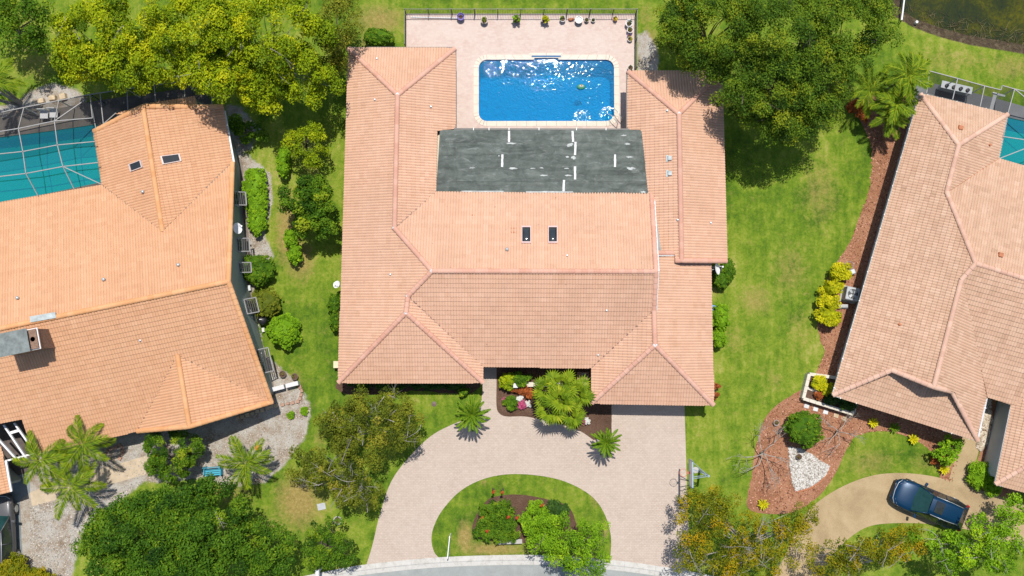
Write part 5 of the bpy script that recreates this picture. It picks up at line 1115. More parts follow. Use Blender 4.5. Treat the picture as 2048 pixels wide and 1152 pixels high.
shrub('planter_shrub', 'dark green plants in the lower part of the corner planter', [(1672, 800, .7, 24, 9, .3), (1695, 812, .7, 18, 9, .3)], 'leaf_dark', 89, .12, 16, 26, (.12, .2)); shrub('planter_shrub', 'small orange yellow croton at the planter corner', [(1635, 791, .65, 9, 8, .3)], 'leaf_red', 90, .12, 20, 20, (.10, .16))
for k, (x, y, mm, lb) in enumerate([(1745, 845, 'leaf_yellow', 'yellow spiky plant by the tan house front, leftmost'), (1787, 855, 'leaf_mid', 'grey green spiky plant by the tan house front, middle'), (1825, 878, 'leaf_yellow', 'yellow spiky plant by the tan house front, rightmost'), (1886, 938, 'leaf_yellow', 'small pale yellow plant at the corner of drive and path'), (1525, 1008, 'leaf_yellow', 'small yellow plant in the mulch by the amber tree')]):
    c = P(x, y, .12); r = thing('spiky_plant', (c.x, c.y, 0), lb, 'plant', 'spiky plants in the red mulch'); ms = frond_meshes('feather', mm, [k * 3 + 1, k * 3 + 2], L=.42, n=7, lw=.05, ll=.13, rise=.8, droop=1.2, ang=.5, hang=.1)
    for i in range(14): o = put('leaf', ms[i % 2], r); o.location = (0, 0, .08); o.rotation_euler = (0, -.1 - .04 * i, i * 2.4)
# cordylines and palms by the right house
FA = frond_meshes('feather', 'leaf_palm', [1, 2, 3], L=2.3, n=26, lw=.075, ll=.62, rise=.55, droop=.34, ang=1.05, hang=.28); FB = frond_meshes('feather', 'leaf_palm', [4, 5, 6], L=1.7, n=22, lw=.07, ll=.5, rise=.6, droop=.40, ang=1.0, hang=.25, curl=.12)
GP = 'feather palms by the right house corner'
palm('feather_palm', 'yellowish feather palm at the top corner of the tan house', 1815, 152, 3.6, FB, 12, 91, .08, (-.1, .8), group=GP); palm('feather_palm', 'feather palm below the yellowish one beside the white gutter', 1790, 205, 2.8, FB, 12, 92, .07, (-.1, .8), group=GP)
palm('feather_palm', 'low feather palm over the red mulch by the tan house gutter', 1778, 232, 2.0, FB, 11, 93, .06, (-.1, .7), (.8, 1.0), group=GP); palm('feather_palm', 'feather palm half under the dark tree beside the tan house', 1738, 180, 2.4, FA, 10, 94, .07, (0, .8), (.7, .9), group=GP)
shrub('cordyline', 'orange red cordyline at the edge of the red mulch and lawn', [(1712, 215, .5, 15, 13, .45), (1728, 232, .45, 12, 12, .4)], 'leaf_red', 95, .28, 16, 16, (.12, .2), aspect=.22)
# areca palms at the left
GA = 'feather palms before the orange house'
palm('feather_palm', 'feather palm nearest the pergola in front of the orange house', 82, 920, 2.9, FA, 9, 101, .08, (-.15, .55), (.75, .95), base=(118, 905), group=GA); palm('feather_palm', 'feather palm overlapping the orange eave above the curved hose', 165, 888, 3.1, FA, 9, 102, .08, (-.15, .55), (.75, .98), base=(190, 890), group=GA)
palm('feather_palm', 'feather palm over the bare sand, lowest of the left group', 142, 972, 2.7, FA, 9, 103, .08, (-.15, .5), (.75, .98), base=(180, 935), group=GA); palm('feather_palm', 'feather palm beside the teal bench', 492, 925, 2.4, FA, 11, 104, .09, (-.1, .7), (.75, .92), base=(505, 920), group=GA)
palm('feather_palm', 'dark palm crown cut off by the left edge above the pool cage', -14, 160, 3.2, FA, 9, 105, .09, (-.1, .5), (.7, .85), base=(42, 205), barkm='bark_grey', group=GA)
FS = frond_meshes('feather', 'leaf_mid', [11, 12, 13], L=1.28, n=34, lw=.028, ll=.20, rise=.34, droop=.22, ang=.85, hang=.05)
palm('sago_palm', 'dark green sago palm left of the front walk on the lawn edge', 943, 829, 2.2, FS, 34, 111, .13, (-.25, .95), (.85, 1.08), 'bark'); palm('sago_palm', 'green sago palm at the tip of the front bed', 1212, 885, 2.2, FS, 32, 112, .12, (-.25, .95), (.72, .95), 'bark')
FF = frond_meshes('fan', 'leaf_palm', [21, 22, 23, 24], L=.64, n=17, pet=.6)
GF = 'fan palm stems of the front bed clump'
for k, (x, y, z_, lb) in enumerate([(1092, 782, 2.1, 'fan palm of the front bed clump, upper left'), (1125, 768, 2.3, 'fan palm of the front bed clump, top'), (1155, 786, 2.1, 'fan palm of the front bed clump, upper right'), (1122, 800, 2.7, 'fan palm of the front bed clump, tallest in the centre'), (1098, 820, 2.2, 'fan palm of the front bed clump, lower left'), (1140, 826, 2.0, 'fan palm of the front bed clump, lower right')]): palm('fan_palm', lb, x, y, z_, FF, 9, 120 + k, .06, (-.3, .9), (.8, 1.1), 'bark', group=GF)
# front bed and island plants
shrub('leafy_plant', 'lime leafy plant in the front bed next to the walk', [(1014, 764, .6, 13, 16, .5)], 'leaf_lime', 131, .2, 12, 22, (.12, .22)); shrub('leafy_plant', 'bright green leafy plant beside the cream planter wall', [(1044, 759, .7, 15, 13, .5)], 'leaf_mid', 132, .2, 12, 24, (.12, .22))
shrub('leafy_plant', 'green low plant in the middle of the front bed', [(1022, 806, .35, 11, 12, .3)], 'leaf_mid', 133, .18, 14, 20, (.12, .2)); shrub('bromeliads', 'rusty red bromeliads along the cream planter wall', [(1040, 780, .3, 18, 9, .25), (1058, 787, .3, 12, 8, .22)], 'leaf_red', 134, .17, 18, 18, (.10, .18))
for k, (x, y, rx, mm, lb) in enumerate([(1045, 810, 9, 'flower_pink', 'pink flowers in the front bed'), (1056, 808, 6, 'flower_white', 'white flowers in the front bed'), (1008, 800, 5, 'flower_pink', 'dark pink flowers next to the low green plant'), (1166, 843, 6, 'flower_pink', 'magenta flowers at the right of the fan palms'), (1174, 842, 6, 'flower_white', 'white leaved plant at the right of the fan palms'), (1040, 797, 7, 'flower_white', 'blue white flowers under the bromeliads')]): shrub('flower_plant', lb, [(x, y, .22, rx, rx, .15)], mm, 140 + k, .07, 60, 12, (.05, .09), 'flowers in the front bed', 'flowers', stem=True)
shrub('ixora_shrub', 'green shrub with red flowers at the left of the island bed', [(990, 1035, .9, 38, 40, .8), (1000, 1060, .8, 40, 24, .7), (975, 1060, .7, 28, 24, .6)], 'leaf_mid', 151, .17, 8, 34, (.18, .32), shell=.5, aspect=.35); shrub('ixora_shrub', 'plain green shrub in the middle of the island bed', [(1070, 1040, .9, 32, 34, .8), (1095, 1050, .8, 26, 28, .7)], 'leaf_bright', 152, .18, 8, 34, (.18, .32), shell=.5, aspect=.35)
for k, (x, y, lb) in enumerate([(986, 985, 'red flower cluster at the top left tip of the island bed'), (1004, 986, 'red flower cluster at the top of the island bed, right of another'), (965, 1036, 'red flower cluster at the left rim of the flowering island shrub'), (1016, 1034, 'red flower cluster in the centre of the flowering island shrub'), (1034, 1036, 'red flower cluster between the two island shrubs'), (973, 1062, 'red flower cluster low on the left of the flowering island shrub'), (1084, 1011, 'red flower cluster above the plain green island shrub')]): shrub('red_flower', lb, [(x, y, 1.45, 3.2, 3, .10)], 'flower_red', 160 + k, .06, 90, 8, (.04, .07), 'red flower clusters of the island bed', 'flower', stem=True)
shrub('loose_shrub', 'grey green shrub behind the lawn island tree', [(1115, 1020, .6, 22, 16, .5)], 'leaf_dark', 171, .12, 14, 30, (.14, .24)); shrub('leafy_plant', 'small round green plant in the grey gravel, left of a pair', [(582, 830, .15, 7, 7, .18)], 'leaf_bright', 172, .09, 60, 16, (.06, .1)); shrub('leafy_plant', 'small round green plant in the grey gravel, right of a pair', [(609, 822, .15, 7, 8, .18)], 'leaf_bright', 173, .09, 60, 16, (.06, .1))
shrub('loose_shrub', 'scraggly shrubs under the big tree beside the left walk', [(500, 260, .7, 40, 28, .6), (470, 245, .6, 20, 22, .5)], 'leaf_mid', 174, .14, 4, 30, (.2, .34), shell=.4)
shrub('leafy_plant', 'green plant by the corner of the sago palm', [(928, 785, .5, 10, 8, .4)], 'leaf_mid', 175, .13, 18, 22, (.1, .18)); shrub('leafy_plant', 'orange and grey plant at the right corner of the garage', [(1430, 790, .4, 6, 7, .35), (1432, 772, .5, 8, 6, .3)], 'leaf_red', 176, .12, 30, 16, (.08, .14))
shrub('hedge_row', 'low dark hedge under the front eave of the left wing', [(720, 768, .5, 24, 9, .4), (780, 768, .5, 34, 9, .4), (850, 768, .5, 36, 9, .4), (910, 770, .5, 22, 9, .4)], 'leaf_dark', 177, .11, 14, 30, (.14, .22), cat='hedge')
# ---------------------------------------------------------------- fence of the pool deck
FH = 1.1; fb = [P(812.5, 97), P(812.5, 29), P(1270.5, 29), P(1270, 142)]
fence = thing('metal_fence', tuple(fb[1]), 'dark bronze picket fence round the back of the pool deck', 'fence')
pk = MB(); pk.box((0, 0, FH / 2 + .03), (.016, .016, FH - .06)); pkm = pk.mesh('picket', M['bronze']); ps = MB(); ps.box((0, 0, FH / 2 + .03), (.055, .055, FH + .06)); psm = ps.mesh('post', M['bronze'])
for a, b in zip(fb[:-1], fb[1:]):
    d = b - a; L = d.length; n = max(1, round(L / 1.5)); t_ = d.normalized()
    for zz in (.12, FH - .02): m = MB(); m.beam(a + Vector((0, 0, zz)), b + Vector((0, 0, zz)), .032, .035); m.build('rail', M['bronze'], fence)
    for i in range(n + 1):
        p = a + d * (i / n)
        if i == 0 and a is not fb[0]: continue
        o = put('post', psm, fence); o.location = p - worg(fence)
    k = int(L / .105)
    for i in range(1, k):
        p = a + d * (i / k); o = put('picket', pkm, fence); o.location = p - worg(fence)
m = MB(); a, b = P(822, 35, .03), P(915, 37, .03); m.tube([a + Vector((0, 0, .06)), b + Vector((0, 0, .06))], .035, 6); tag(m.build('pool_pole', M['white_metal'], None, origin=tuple(a)), 'white telescopic pole lying along the deck fence', 'pole')
# ---------------------------------------------------------------- pots
def pot(px, py, dia, h, matn, label, plant=None, seed=0, fill='bed_soil', spread=1.0, name='flower_pot', ph=.22, leaf=.13):
    p = P(px, py, .03); r = thing(name, tuple(p), label, 'pot', 'pots on the pool deck' if py < 160 else None); R_ = dia / 2; m = MB()
    m.lathe(tuple(p), [(R_ * .62, 0), (R_ * .8, h * .35), (R_ * .97, h * .86), (R_ * 1.06, h * .9), (R_ * 1.06, h), (R_ * .88, h), (R_ * .84, h * .8)], 18); m.build('bowl', M[matn], r, smooth=False)
    m = MB(); m.lathe((p.x, p.y, p.z + h * .74), [(R_ * .88, 0), (R_ * .86, .02), (.02, .035)], 14); m.build('soil', M[fill], r)
    if plant:
        V, Fq, T, cen = crown_np([((p.x, p.y, p.z + h + ph * .4), R_ * spread, R_ * spread, ph)], 60 / max(.3, spread), 10, leaf, (.05, .11), seed, .5, .45, -.1); put('plant', np_mesh('plant', V - np.array(p), Fq, M[plant], T), r)
    return r
pot(922, 37, .46, .42, 'purple_glaze', 'violet glazed pot with dark soil, leftmost at the deck fence', seed=1); pot(969, 44, .44, .38, 'brown_glaze', 'brown pot with a sparse yellow green plant at the deck fence', 'leaf_lime', 2, spread=.7)
pot(1033, 42, .44, .36, 'brown_glaze', 'pot with a tall spiky green plant at the deck fence', 'leaf_bright', 3, spread=1.1, ph=.4, leaf=.22); pot(1089, 43, .46, .38, 'brown_glaze', 'pot with a bushy yellow green plant at the deck fence', 'leaf_yellow', 4, spread=1.1, ph=.3, leaf=.2)
pot(1125, 41, .36, .34, 'white_glaze', 'white pot with a dark green plant at the deck fence', 'leaf_mid', 5, spread=.75); pot(1157, 43, .46, .40, 'grey_glaze', 'large grey pot holding white gravel at the deck fence', None, 6, 'sealant')
pot(1173, 42, .28, .24, 'brown_glaze', 'small dark brown pot right of the large grey one', 'leaf_dark', 7, spread=.5, ph=.12, leaf=.08); pot(1186, 42, .26, .22, 'green_glaze', 'small dark green pot, second right of the large grey one', 'leaf_dark', 8, spread=.5, ph=.12, leaf=.08)
pot(1230, 40, .28, .24, 'terracotta', 'small pot with a yellow plant near the fence corner', 'leaf_yellow', 9, spread=.85, ph=.16, leaf=.1); pot(1257, 50, .46, .40, 'white_glaze', 'large white pot with a round green plant at the fence corner', 'leaf_dark', 10, spread=.85, ph=.18, leaf=.09)
pot(1259, 63, .38, .36, 'white_glaze', 'white pot with pale green plant below the corner pot', 'leaf_olive', 11, spread=.75, ph=.1, leaf=.08); pot(1258, 73, .26, .24, 'purple_glaze', 'small violet and white pot, third from the fence corner', None, 12); pot(1259, 80, .30, .22, 'white_glaze', 'pot with a yellow plant, fourth from the fence corner', 'leaf_yellow', 13, spread=1.1, ph=.14, leaf=.12)
pot(1260, 138, .34, .32, 'green_glaze', 'dark green pot at the corner of the right wing', 'leaf_dark', 14, spread=.8, ph=.12, leaf=.08)
p = P(1141, 40, .03); r = thing('clay_figure', tuple(p), 'orange clay animal figure between the pots at the fence', 'ornament'); m = MB(); m.lathe((p.x, p.y, p.z), [(.04, 0), (.13, .04), (.15, .12), (.10, .2), (.03, .23)], 12, sy=.7); m.build('body', M['terracotta'], r, smooth=True); m = MB(); m.lathe((p.x + .16, p.y + .02, p.z + .12), [(.02, 0), (.07, .03), (.07, .10), (.02, .14)], 10); m.build('head', M['terracotta'], r, smooth=True)
# pool hand rails and float
hr_ = thing('pool_handrail', tuple(P(1222, 240)), 'pair of steel hand rails at the corner steps of the pool', 'handrail')
for k in (0, 1):
    o_ = Vector((.34 * k, .34 * k, 0)); a = P(1213, 232, -.4) + o_; b = P(1234, 251, .03) + o_ * .8; d = (b - a); m = MB(); m.tube([a, a + Vector((0, 0, .7)), a + d * .15 + Vector((0, 0, .92)), a + d * .45 + Vector((0, 0, 1.0)), a + d * .85 + Vector((0, 0, .72)), Vector((b.x, b.y, .55)), b], .024, 8); m.build('rail', M['galv'], hr_, smooth=True)
fp = P(1162, 174, -.08); fl_ = thing('pool_float', tuple(fp), 'small green and white float drifting in the blue pool', 'float'); m = MB(); m.lathe((fp.x, fp.y, fp.z), [(.05, 0), (.24, .02), (.27, .07), (.2, .11), (.04, .12)], 16, sy=.62); m.build('body', simple('float_green', (.05, .28, .13), .5, .4, 12), fl_, smooth=True)
m = MB(); m.lathe((fp.x + .02, fp.y + .03, fp.z + .1), [(.14, 0), (.13, .05), (.05, .08)], 12, sy=.6); m.build('top', M['white_glaze'], fl_, smooth=True); m = MB(); m.lathe((fp.x + .03, fp.y + .06, fp.z + .16), [(.05, 0), (.05, .05), (.01, .06)], 8); m.build('knob', M['terracotta'], fl_)
# ---------------------------------------------------------------- basketball stand
bb = thing('basketball_stand', tuple(P(1391, 940)), 'basketball stand at the right edge of the paver drive', 'basketball hoop'); pb = P(1391, 940); bx = P(1382, 947, 3.4); bx.z = 0
steel = simple('blue_grey_steel', (.28, .36, .42), .5, .15); ptop = Vector((pb.x + .25, pb.y, 3.0))
m = MB(); m.tube([pb, Vector((pb.x + .25, pb.y + .02, .02)), ptop], .07, 8); m.build('pole', steel, bb)
m = MB(); m.box((bx.x, bx.y, 3.42), (.05, 1.62, 1.05)); bd = m.build('backboard', simple('board_white', (.62, .66, .70), .35, .08), bb, bevel=.01)
m = MB()
for s in (-.78, .78): m.box((bx.x, bx.y + s, 3.42), (.075, .05, 1.09))
for zz in (2.9, 3.94): m.box((bx.x, bx.y, zz), (.075, 1.6, .05))
m.build('board_frame', steel, bd)
for sy, zz in ((.7, 3.85), (-.25, 3.85), (.25, 3.1), (-.25, 3.1)): m = MB(); m.beam(ptop + Vector((0, 0, .0 if zz > 3.5 else -.5)), (bx.x + .04, bx.y + sy, zz), .035, .05); m.build('arm', steel, bb)
m = MB(); K = 20; rc = (bx.x - .38, bx.y, 3.05); m.tube([(rc[0] + .23 * math.cos(2 * math.pi * k / K), rc[1] + .23 * math.sin(2 * math.pi * k / K), rc[2]) for k in range(K + 1)], .012, 6, False); m.beam((bx.x - .03, bx.y, 3.05), (rc[0] + .22, bx.y, 3.05), .14, .03); m.build('rim', simple('rim_orange', (.62, .12, .05), .5, .1), bb)
m = MB()
for k in range(12):
    a = 2 * math.pi * k / 12; b_ = a + .5
    m.tube([(rc[0] + .23 * math.cos(a), rc[1] + .23 * math.sin(a), 3.05), (rc[0] + .15 * math.cos(b_), rc[1] + .15 * math.sin(b_), 2.65)], .005, 3)
m.build('net', M['white_metal'], bb); m = MB(); m.lathe((pb.x, pb.y, 0), [(.2, 0), (.2, .03), (.08, .05)], 12); m.build('base', M['concrete'], bb)
# ---------------------------------------------------------------- sign, mailbox, island bench
c = P(899.5, 1087); sg = thing('yard_sign', tuple(c), 'white board sign standing edge-on in the left of the lawn island', 'sign'); m = MB(); m.box((c.x, c.y, .85), (.05, 1.35, .75), R(-6)); m.build('panel', M['white_metal'], sg)
for s in (-.6, .6): m = MB(); m.box((c.x + .1 * s, c.y + s, .62), (.07, .07, 1.24), R(-6)); m.build('post', M['white_metal'], sg)
c = P(1020, 1081); bn_ = thing('garden_bench', tuple(c), 'pale stone bench at the street side of the island bed', 'bench'); m = MB(); m.box((c.x, c.y, .40), (1.5, .28, .07), R(2)); m.build('seat', M['concrete'], bn_, bevel=.01)
for s in (-.55, .55): m = MB(); m.box((c.x + s, c.y, .18), (.12, .24, .37)); m.build('leg', M['concrete'], bn_)
c = P(642, 1137); mb = thing('mailbox', tuple(c), 'white mailbox on a post by the kerb under the small green tree', 'mailbox'); m = MB(); m.box((c.x, c.y, .55), (.1, .1, 1.1)); m.build('post', M['white_metal'], mb); m = MB(); m.box((c.x, c.y - .05, 1.2), (.24, .5, .22)); m.tube([(c.x, c.y - .3, 1.31), (c.x, c.y + .2, 1.31)], .12, 10); m.build('box', M['white_metal'], mb)
c = P(676, 1040); ur = thing('garden_urn', tuple(c), 'pale round stone ring planter above the small green tree', 'planter'); m = MB(); m.lathe(tuple(c), [(.20, 0), (.27, .1), (.27, .22), (.21, .22), (.19, .1)], 16); m.build('bowl', M['concrete'], ur); m = MB(); m.lathe((c.x, c.y, .1), [(.2, 0), (.19, .02), (.02, .03)], 12); m.build('soil', M['bed_soil'], ur)
for k, (x, y, lb) in enumerate([(643, 1013, 'grey utility lid in the dry grass under the thin olive tree'), (868, 808, 'round dark irrigation lid in the front lawn near the sago palm')]): c = P(x, y); m = MB(); m.box((c.x, c.y, .01), (.5, .4, .03), R(12)) if k == 0 else m.lathe((c.x, c.y, 0), [(.16, 0), (.16, .02), (.02, .025)], 14); tag(m.build('ground_lid', M['grey_metal'] if k == 0 else M['brown_glaze'], None, origin=tuple(c)), lb, 'lid')
# ---------------------------------------------------------------- air conditioners, dishes, barrels
def ac_unit(px, py, label, rz=0.0, s=.85, h=.8, matn='grey_metal'):
    c = P(px, py); r = thing('air_conditioner', tuple(c), label, 'air conditioner'); m = MB(); m.box((c.x, c.y, h / 2 + .05), (s, s, h), rz); b_ = m.build('casing', M[matn], r, bevel=.06)
    m = MB(); m.lathe((c.x, c.y, h + .052), [(s * .38, 0), (s * .38, .012), (s * .05, .014)], 20); f = m.build('fan_well', M['dark'], r)
    for k in range(4): a = k * math.pi / 2 + .4; m = MB(); p0 = Vector((c.x, c.y, h + .075)); d = Vector((math.cos(a), math.sin(a), 0)); e = Vector((-d.y, d.x, 0)); m.add([p0 + d * .06 - e * .03, p0 + d * s * .36 - e * .02, p0 + d * s * .34 + e * .16 + Vector((0, 0, .03)), p0 + d * .08 + e * .08 + Vector((0, 0, .02))], [(0, 1, 2, 3)]); m.build('fan_blade', M['grey_metal'], f)
    m = MB(); K = 28
    for rr_k in (.12, .2, .28, .36): m.tube([(c.x + s * rr_k * math.cos(2 * math.pi * k / K), c.y + s * rr_k * math.sin(2 * math.pi * k / K), h + .11) for k in range(K + 1)], .006, 4, False)
    m.build('guard', M['grey_metal'], r); m = MB(); m.box((c.x, c.y, .025), (s + .2, s + .2, .05), rz); m.build('pad', M['concrete'], r); return r
ac_unit(1697, 589, 'grey air conditioner with a round fan beside the yellow crotons', R(-12), .82); ac_unit(1436, 548, 'dark air conditioner under the white dish right of the salmon house', 0, .75, .7, 'dark')
def dish(px, py, z, label, aim, r_=.36, base=None):
    c = P(px, py, z); r = thing('satellite_dish', (c.x, c.y, 0), label, 'satellite dish'); a = Vector(aim).normalized(); u = a.orthogonal().normalized(); v_ = a.cross(u); m = MB(); K = 18; vs = [c]; 
    for ring_ in (.5, 1.0):
        for k in range(K): an = 2 * math.pi * k / K; vs.append(c + (u * math.cos(an) + v_ * math.sin(an)) * (r_ * ring_) + a * (.10 * ring_ * ring_))
    fs = [(0, 1 + k, 1 + (k + 1) % K) for k in range(K)] + [(1 + k, 1 + K + k, 1 + K + (k + 1) % K, 1 + (k + 1) % K) for k in range(K)]; m.add(vs, fs); m.build('reflector', M['white_metal'], r, smooth=True)
    m = MB(); e = c + a * .42 - v_ * .1; m.tube([c - v_ * r_ * .8, e], .018, 6); m.box(tuple(e), (.09, .09, .09)); m.build('feed_arm', M['white_metal'], r)
    m = MB(); b_ = Vector(base) if base else Vector((c.x, c.y, 0)); m.tube([c, c - a * .15, b_], .03, 7); m.build('mount', M['grey_metal'], r); return r
dish(473, 457, 2.6, 'pale satellite dish on the gable wall of the orange house', (.75, .1, .6), .34, (e1[0] + (e2[0] - e1[0]) * .55 + .1, e1[1] + (e2[1] - e1[1]) * .55, 2.2)); dish(1432, 538, 2.2, 'white oval satellite dish right of the salmon house', (.75, .1, .5), .36, (bg[2] + .05, P(1432, 545, 2).y, 1.7)); dish(675, 570, 1.6, 'small white dish at the left wall of the salmon house', (-.4, .3, .8), .24, (bf[0] - .05, P(675, 575, 1.5).y, 1.3))
c = P(671, 729, .55); m = MB(); m.box((c.x + .12, c.y, .32), (.42, .38, .62)); m.box((c.x + .12, c.y, .645), (.46, .42, .04)); tag(m.build('utility_box', M['wood_cream'], None, origin=(c.x, c.y, 0)), 'cream utility box against the lower left wall of the salmon house', 'box')
c = P(1424, 620, .4); m = MB(); m.lathe((c.x, c.y, 0), [(.24, 0), (.28, .3), (.27, .62), (.30, .64), (.30, .70), (.05, .74)], 16); tag(m.build('barrel', M['blue_plastic'], None, origin=(c.x, c.y, 0)), 'blue plastic barrel against the right wall of the salmon house', 'barrel')
c = P(1704, 544, .3); hrl = thing('hose_reel', (c.x, c.y, 0), 'pale hose reel above the air conditioner by the tan house', 'hose reel'); m = MB(); m.box((c.x, c.y, .25), (.42, .38, .5), R(20), .85); m.build('case', M['galv'], hrl, bevel=.06)
m = MB(); K = 40; m.tube([(c.x - .1 + (.32 + .04 * math.sin(k)) * math.cos(k * .5), c.y + .42 + .26 * math.sin(k * .5), .03) for k in range(K)], .012, 5); m.build('hose', M['galv'], hrl)
c = P(1691, 613, .2); pu = thing('pump', (c.x, c.y, 0), 'small white and grey pump below the air conditioner', 'pump'); m = MB(); m.tube([(c.x - .3, c.y, .2), (c.x + .12, c.y, .2)], .11, 10); m.build('motor', M['grey_metal'], pu); m = MB(); m.tube([(c.x - .45, c.y, .22), (c.x - .3, c.y, .22)], .13, 10); m.box((c.x - .1, c.y, .05), (.6, .26, .08)); m.build('head', M['white_metal'], pu)
# ---------------------------------------------------------------- stones
SG = PX([(1577, 893), (1600, 897), (1625, 910), (1640, 922), (1660, 932), (1652, 950), (1625, 972), (1592, 982), (1584, 965), (1580, 930)])
sheet('stone_bed', SG, .010, simple('stone_base', (.45, .43, .40), .9, .2, 8), kind='structure')
rg = np.random.default_rng(77); ico = bmesh.new(); bmesh.ops.create_icosphere(ico, subdivisions=1, radius=1.0); IV = np.array([v.co[:] for v in ico.verts]); IF = np.array([[v.index for v in f.verts] for f in ico.faces]); ico.free()
def stones(name, label, cat, poly, n, size, matn, seed, z=.01):
    rg = np.random.default_rng(seed); xs_ = [p[0] for p in poly]; ys_ = [p[1] for p in poly]; X = rg.uniform(min(xs_), max(xs_), n * 3); Y = rg.uniform(min(ys_), max(ys_), n * 3); k = in_poly(X, Y, poly); X, Y = X[k][:n], Y[k][:n]; n = len(X)
    S = rg.uniform(size[0], size[1], (n, 3)) * np.array([1, 1, .6]); th = rg.uniform(0, 6.28, n); V = IV[None] * S[:, None, :] * rg.uniform(.75, 1.2, (n, len(IV), 1)); V2 = V.copy(); V2[..., 0] = V[..., 0] * np.cos(th)[:, None] - V[..., 1] * np.sin(th)[:, None]; V2[..., 1] = V[..., 0] * np.sin(th)[:, None] + V[..., 1] * np.cos(th)[:, None]
    V2[..., 0] += X[:, None]; V2[..., 1] += Y[:, None]; V2[..., 2] += z + S[:, 2][:, None] * .5; Fq = (IF[None] + (np.arange(n) * len(IV))[:, None, None]).reshape(-1, 3)
    return tag(put(name, np_mesh(name, V2.reshape(-1, 3), Fq, M[matn], np.repeat(rg.uniform(0, 1, n), len(IF)))), label, cat, None, 'stuff')
t = NT('white_stone'); M['white_stone'] = t.done(t.bsdf(t.ramp(t.attr('tint'), [(0, (.22, .19, .15)), (.4, (.46, .43, .38)), (1, (.68, .66, .62))]), .8)); t = NT('grey_stone'); M['grey_stone'] = t.done(t.bsdf(t.ramp(t.attr('tint'), [(0, (.22, .19, .16)), (.5, (.42, .39, .35)), (1, (.60, .54, .46))]), .9)); t = NT('bark_chip'); M['chip'] = t.done(t.bsdf(t.ramp(t.attr('tint'), [(0, (.12, .04, .02)), (.5, (.38, .15, .08)), (1, (.58, .33, .23))]), .95))
stones('white_stones', 'white river stones in the red mulch bed', 'stones', SG, 2200, (.035, .08), 'white_stone', 1)
t = NT('river_stone'); M['river_stone'] = t.done(t.bsdf(t.ramp(t.attr('tint'), [(0, (.26, .2, .14)), (.5, (.50, .42, .31)), (1, (.68, .6, .5))]), .8))
CS = PX([(1966, 800), (1980, 800), (1984, 840), (1976, 885), (1960, 902), (1953, 895), (1960, 850)]); stones('river_stones', 'tan river stones in the entry court of the tan house', 'stones', CS, 420, (.06, .13), 'river_stone', 2)
stones('gravel', 'grey gravel chips in the bare yard before the orange house', 'gravel', PX(BARE[1][0]), 3000, (.02, .05), 'grey_stone', 3, 0); stones('gravel', 'grey gravel chips along the left house wall', 'gravel', PX([(486, 330), (540, 345), (546, 400), (528, 470), (548, 515), (520, 530), (508, 600), (508, 690), (560, 735), (592, 762), (560, 790), (530, 700), (505, 560)]), 1600, (.02, .05), 'grey_stone', 4, 0); stones('gravel', 'grey gravel chips in the bottom left yard', 'gravel', PX([(60, 1012), (230, 975), (290, 960), (240, 1000), (165, 1060), (140, 1150), (60, 1150)]), 1800, (.02, .06), 'grey_stone', 5, 0)
stones('mulch_chips', 'red bark chips scattered over the mulch bed', 'mulch', PX(RB_), 9000, (.02, .06), 'chip', 6, 0)
m = MB(); pth = [P(*p, .04) for p in [(1662, 932), (1656, 948), (1640, 964), (1620, 977), (1594, 984)]]; m.tube(pth, .045, 6); tag(m.build('bed_edging', M['terracotta'], None, origin=tuple(pth[2])), 'curved terracotta edging round the white stones', 'edging')
for k, (x, y, lb) in enumerate([(1613, 812, 'pale square stepping stone, leftmost below the corner planter'), (1631, 818, 'pale square stepping stone, second from the left below the planter'), (1651, 824, 'pale square stepping stone, middle of the five below the planter'), (1672, 831, 'pale square stepping stone, fourth from the left below the planter'), (1689, 838, 'pale square stepping stone, rightmost below the corner planter')]): c = P(x, y); m = MB(); m.box((c.x, c.y, .02), (.30, .26, .05), R(-16)); tag(m.build('stepping_stone', M['sealant'] if k < 3 else M['stone_tan'], None, bevel=.01, origin=tuple(c)), lb, 'stone', 'stepping stones below the planter')
for k, (x, y, lb) in enumerate([(1551, 845, 'small grey pot in the mulch left of the dark round bush'), (1596, 913, 'brown pot standing in the white stones')]): pot(x, y, .34, .26, 'concrete' if k == 0 else 'brown_glaze', lb, 'leaf_olive', 40 + k, spread=.5, ph=.1, leaf=.07)
# corner planter of block walls
pl_ = thing('corner_planter', tuple(P(1650, 800)), 'two tier pale block planter at the corner of the tan house', 'planter')
def blockwall(root, pts, z1, w=.2, bl=.42, matn='sealant'):
    for a, b in zip(pts[:-1], pts[1:]):
        d = b - a; n = max(1, round(d.length / bl)); an = math.atan2(d.y, d.x)
        for i in range(n): p = a + d * ((i + .5) / n); m = MB(); m.box((p.x, p.y, z1 / 2), (d.length / n - .012, w, z1 + random.Random(p.x).uniform(-.012, .012)), an); m.build('block', M[matn], root)
M['cream_block'] = simple('cream_block', (.62, .57, .47), .85, .12, 4, .3)
blockwall(pl_, [P(1690, 758, .6), P(1619, 748, .6), P(1607, 797, .6), P(1706, 828, .6), P(1713, 806, .6)], .6, .2, .42, 'cream_block'); blockwall(pl_, [P(1614, 776, .5), P(1662, 792, .5)], .5, .16, .42, 'cream_block')
m = MB(); m.poly([P(1619, 748, .45), P(1607, 797, .45), P(1706, 828, .45), P(1713, 806, .45), P(1690, 758, .45)][::-1]); m.poly([P(1619, 748, .452), P(1607, 797, .452), P(1706, 828, .452), P(1713, 806, .452), P(1690, 758, .452)]); m.build('soil', M['bed_soil'], pl_)
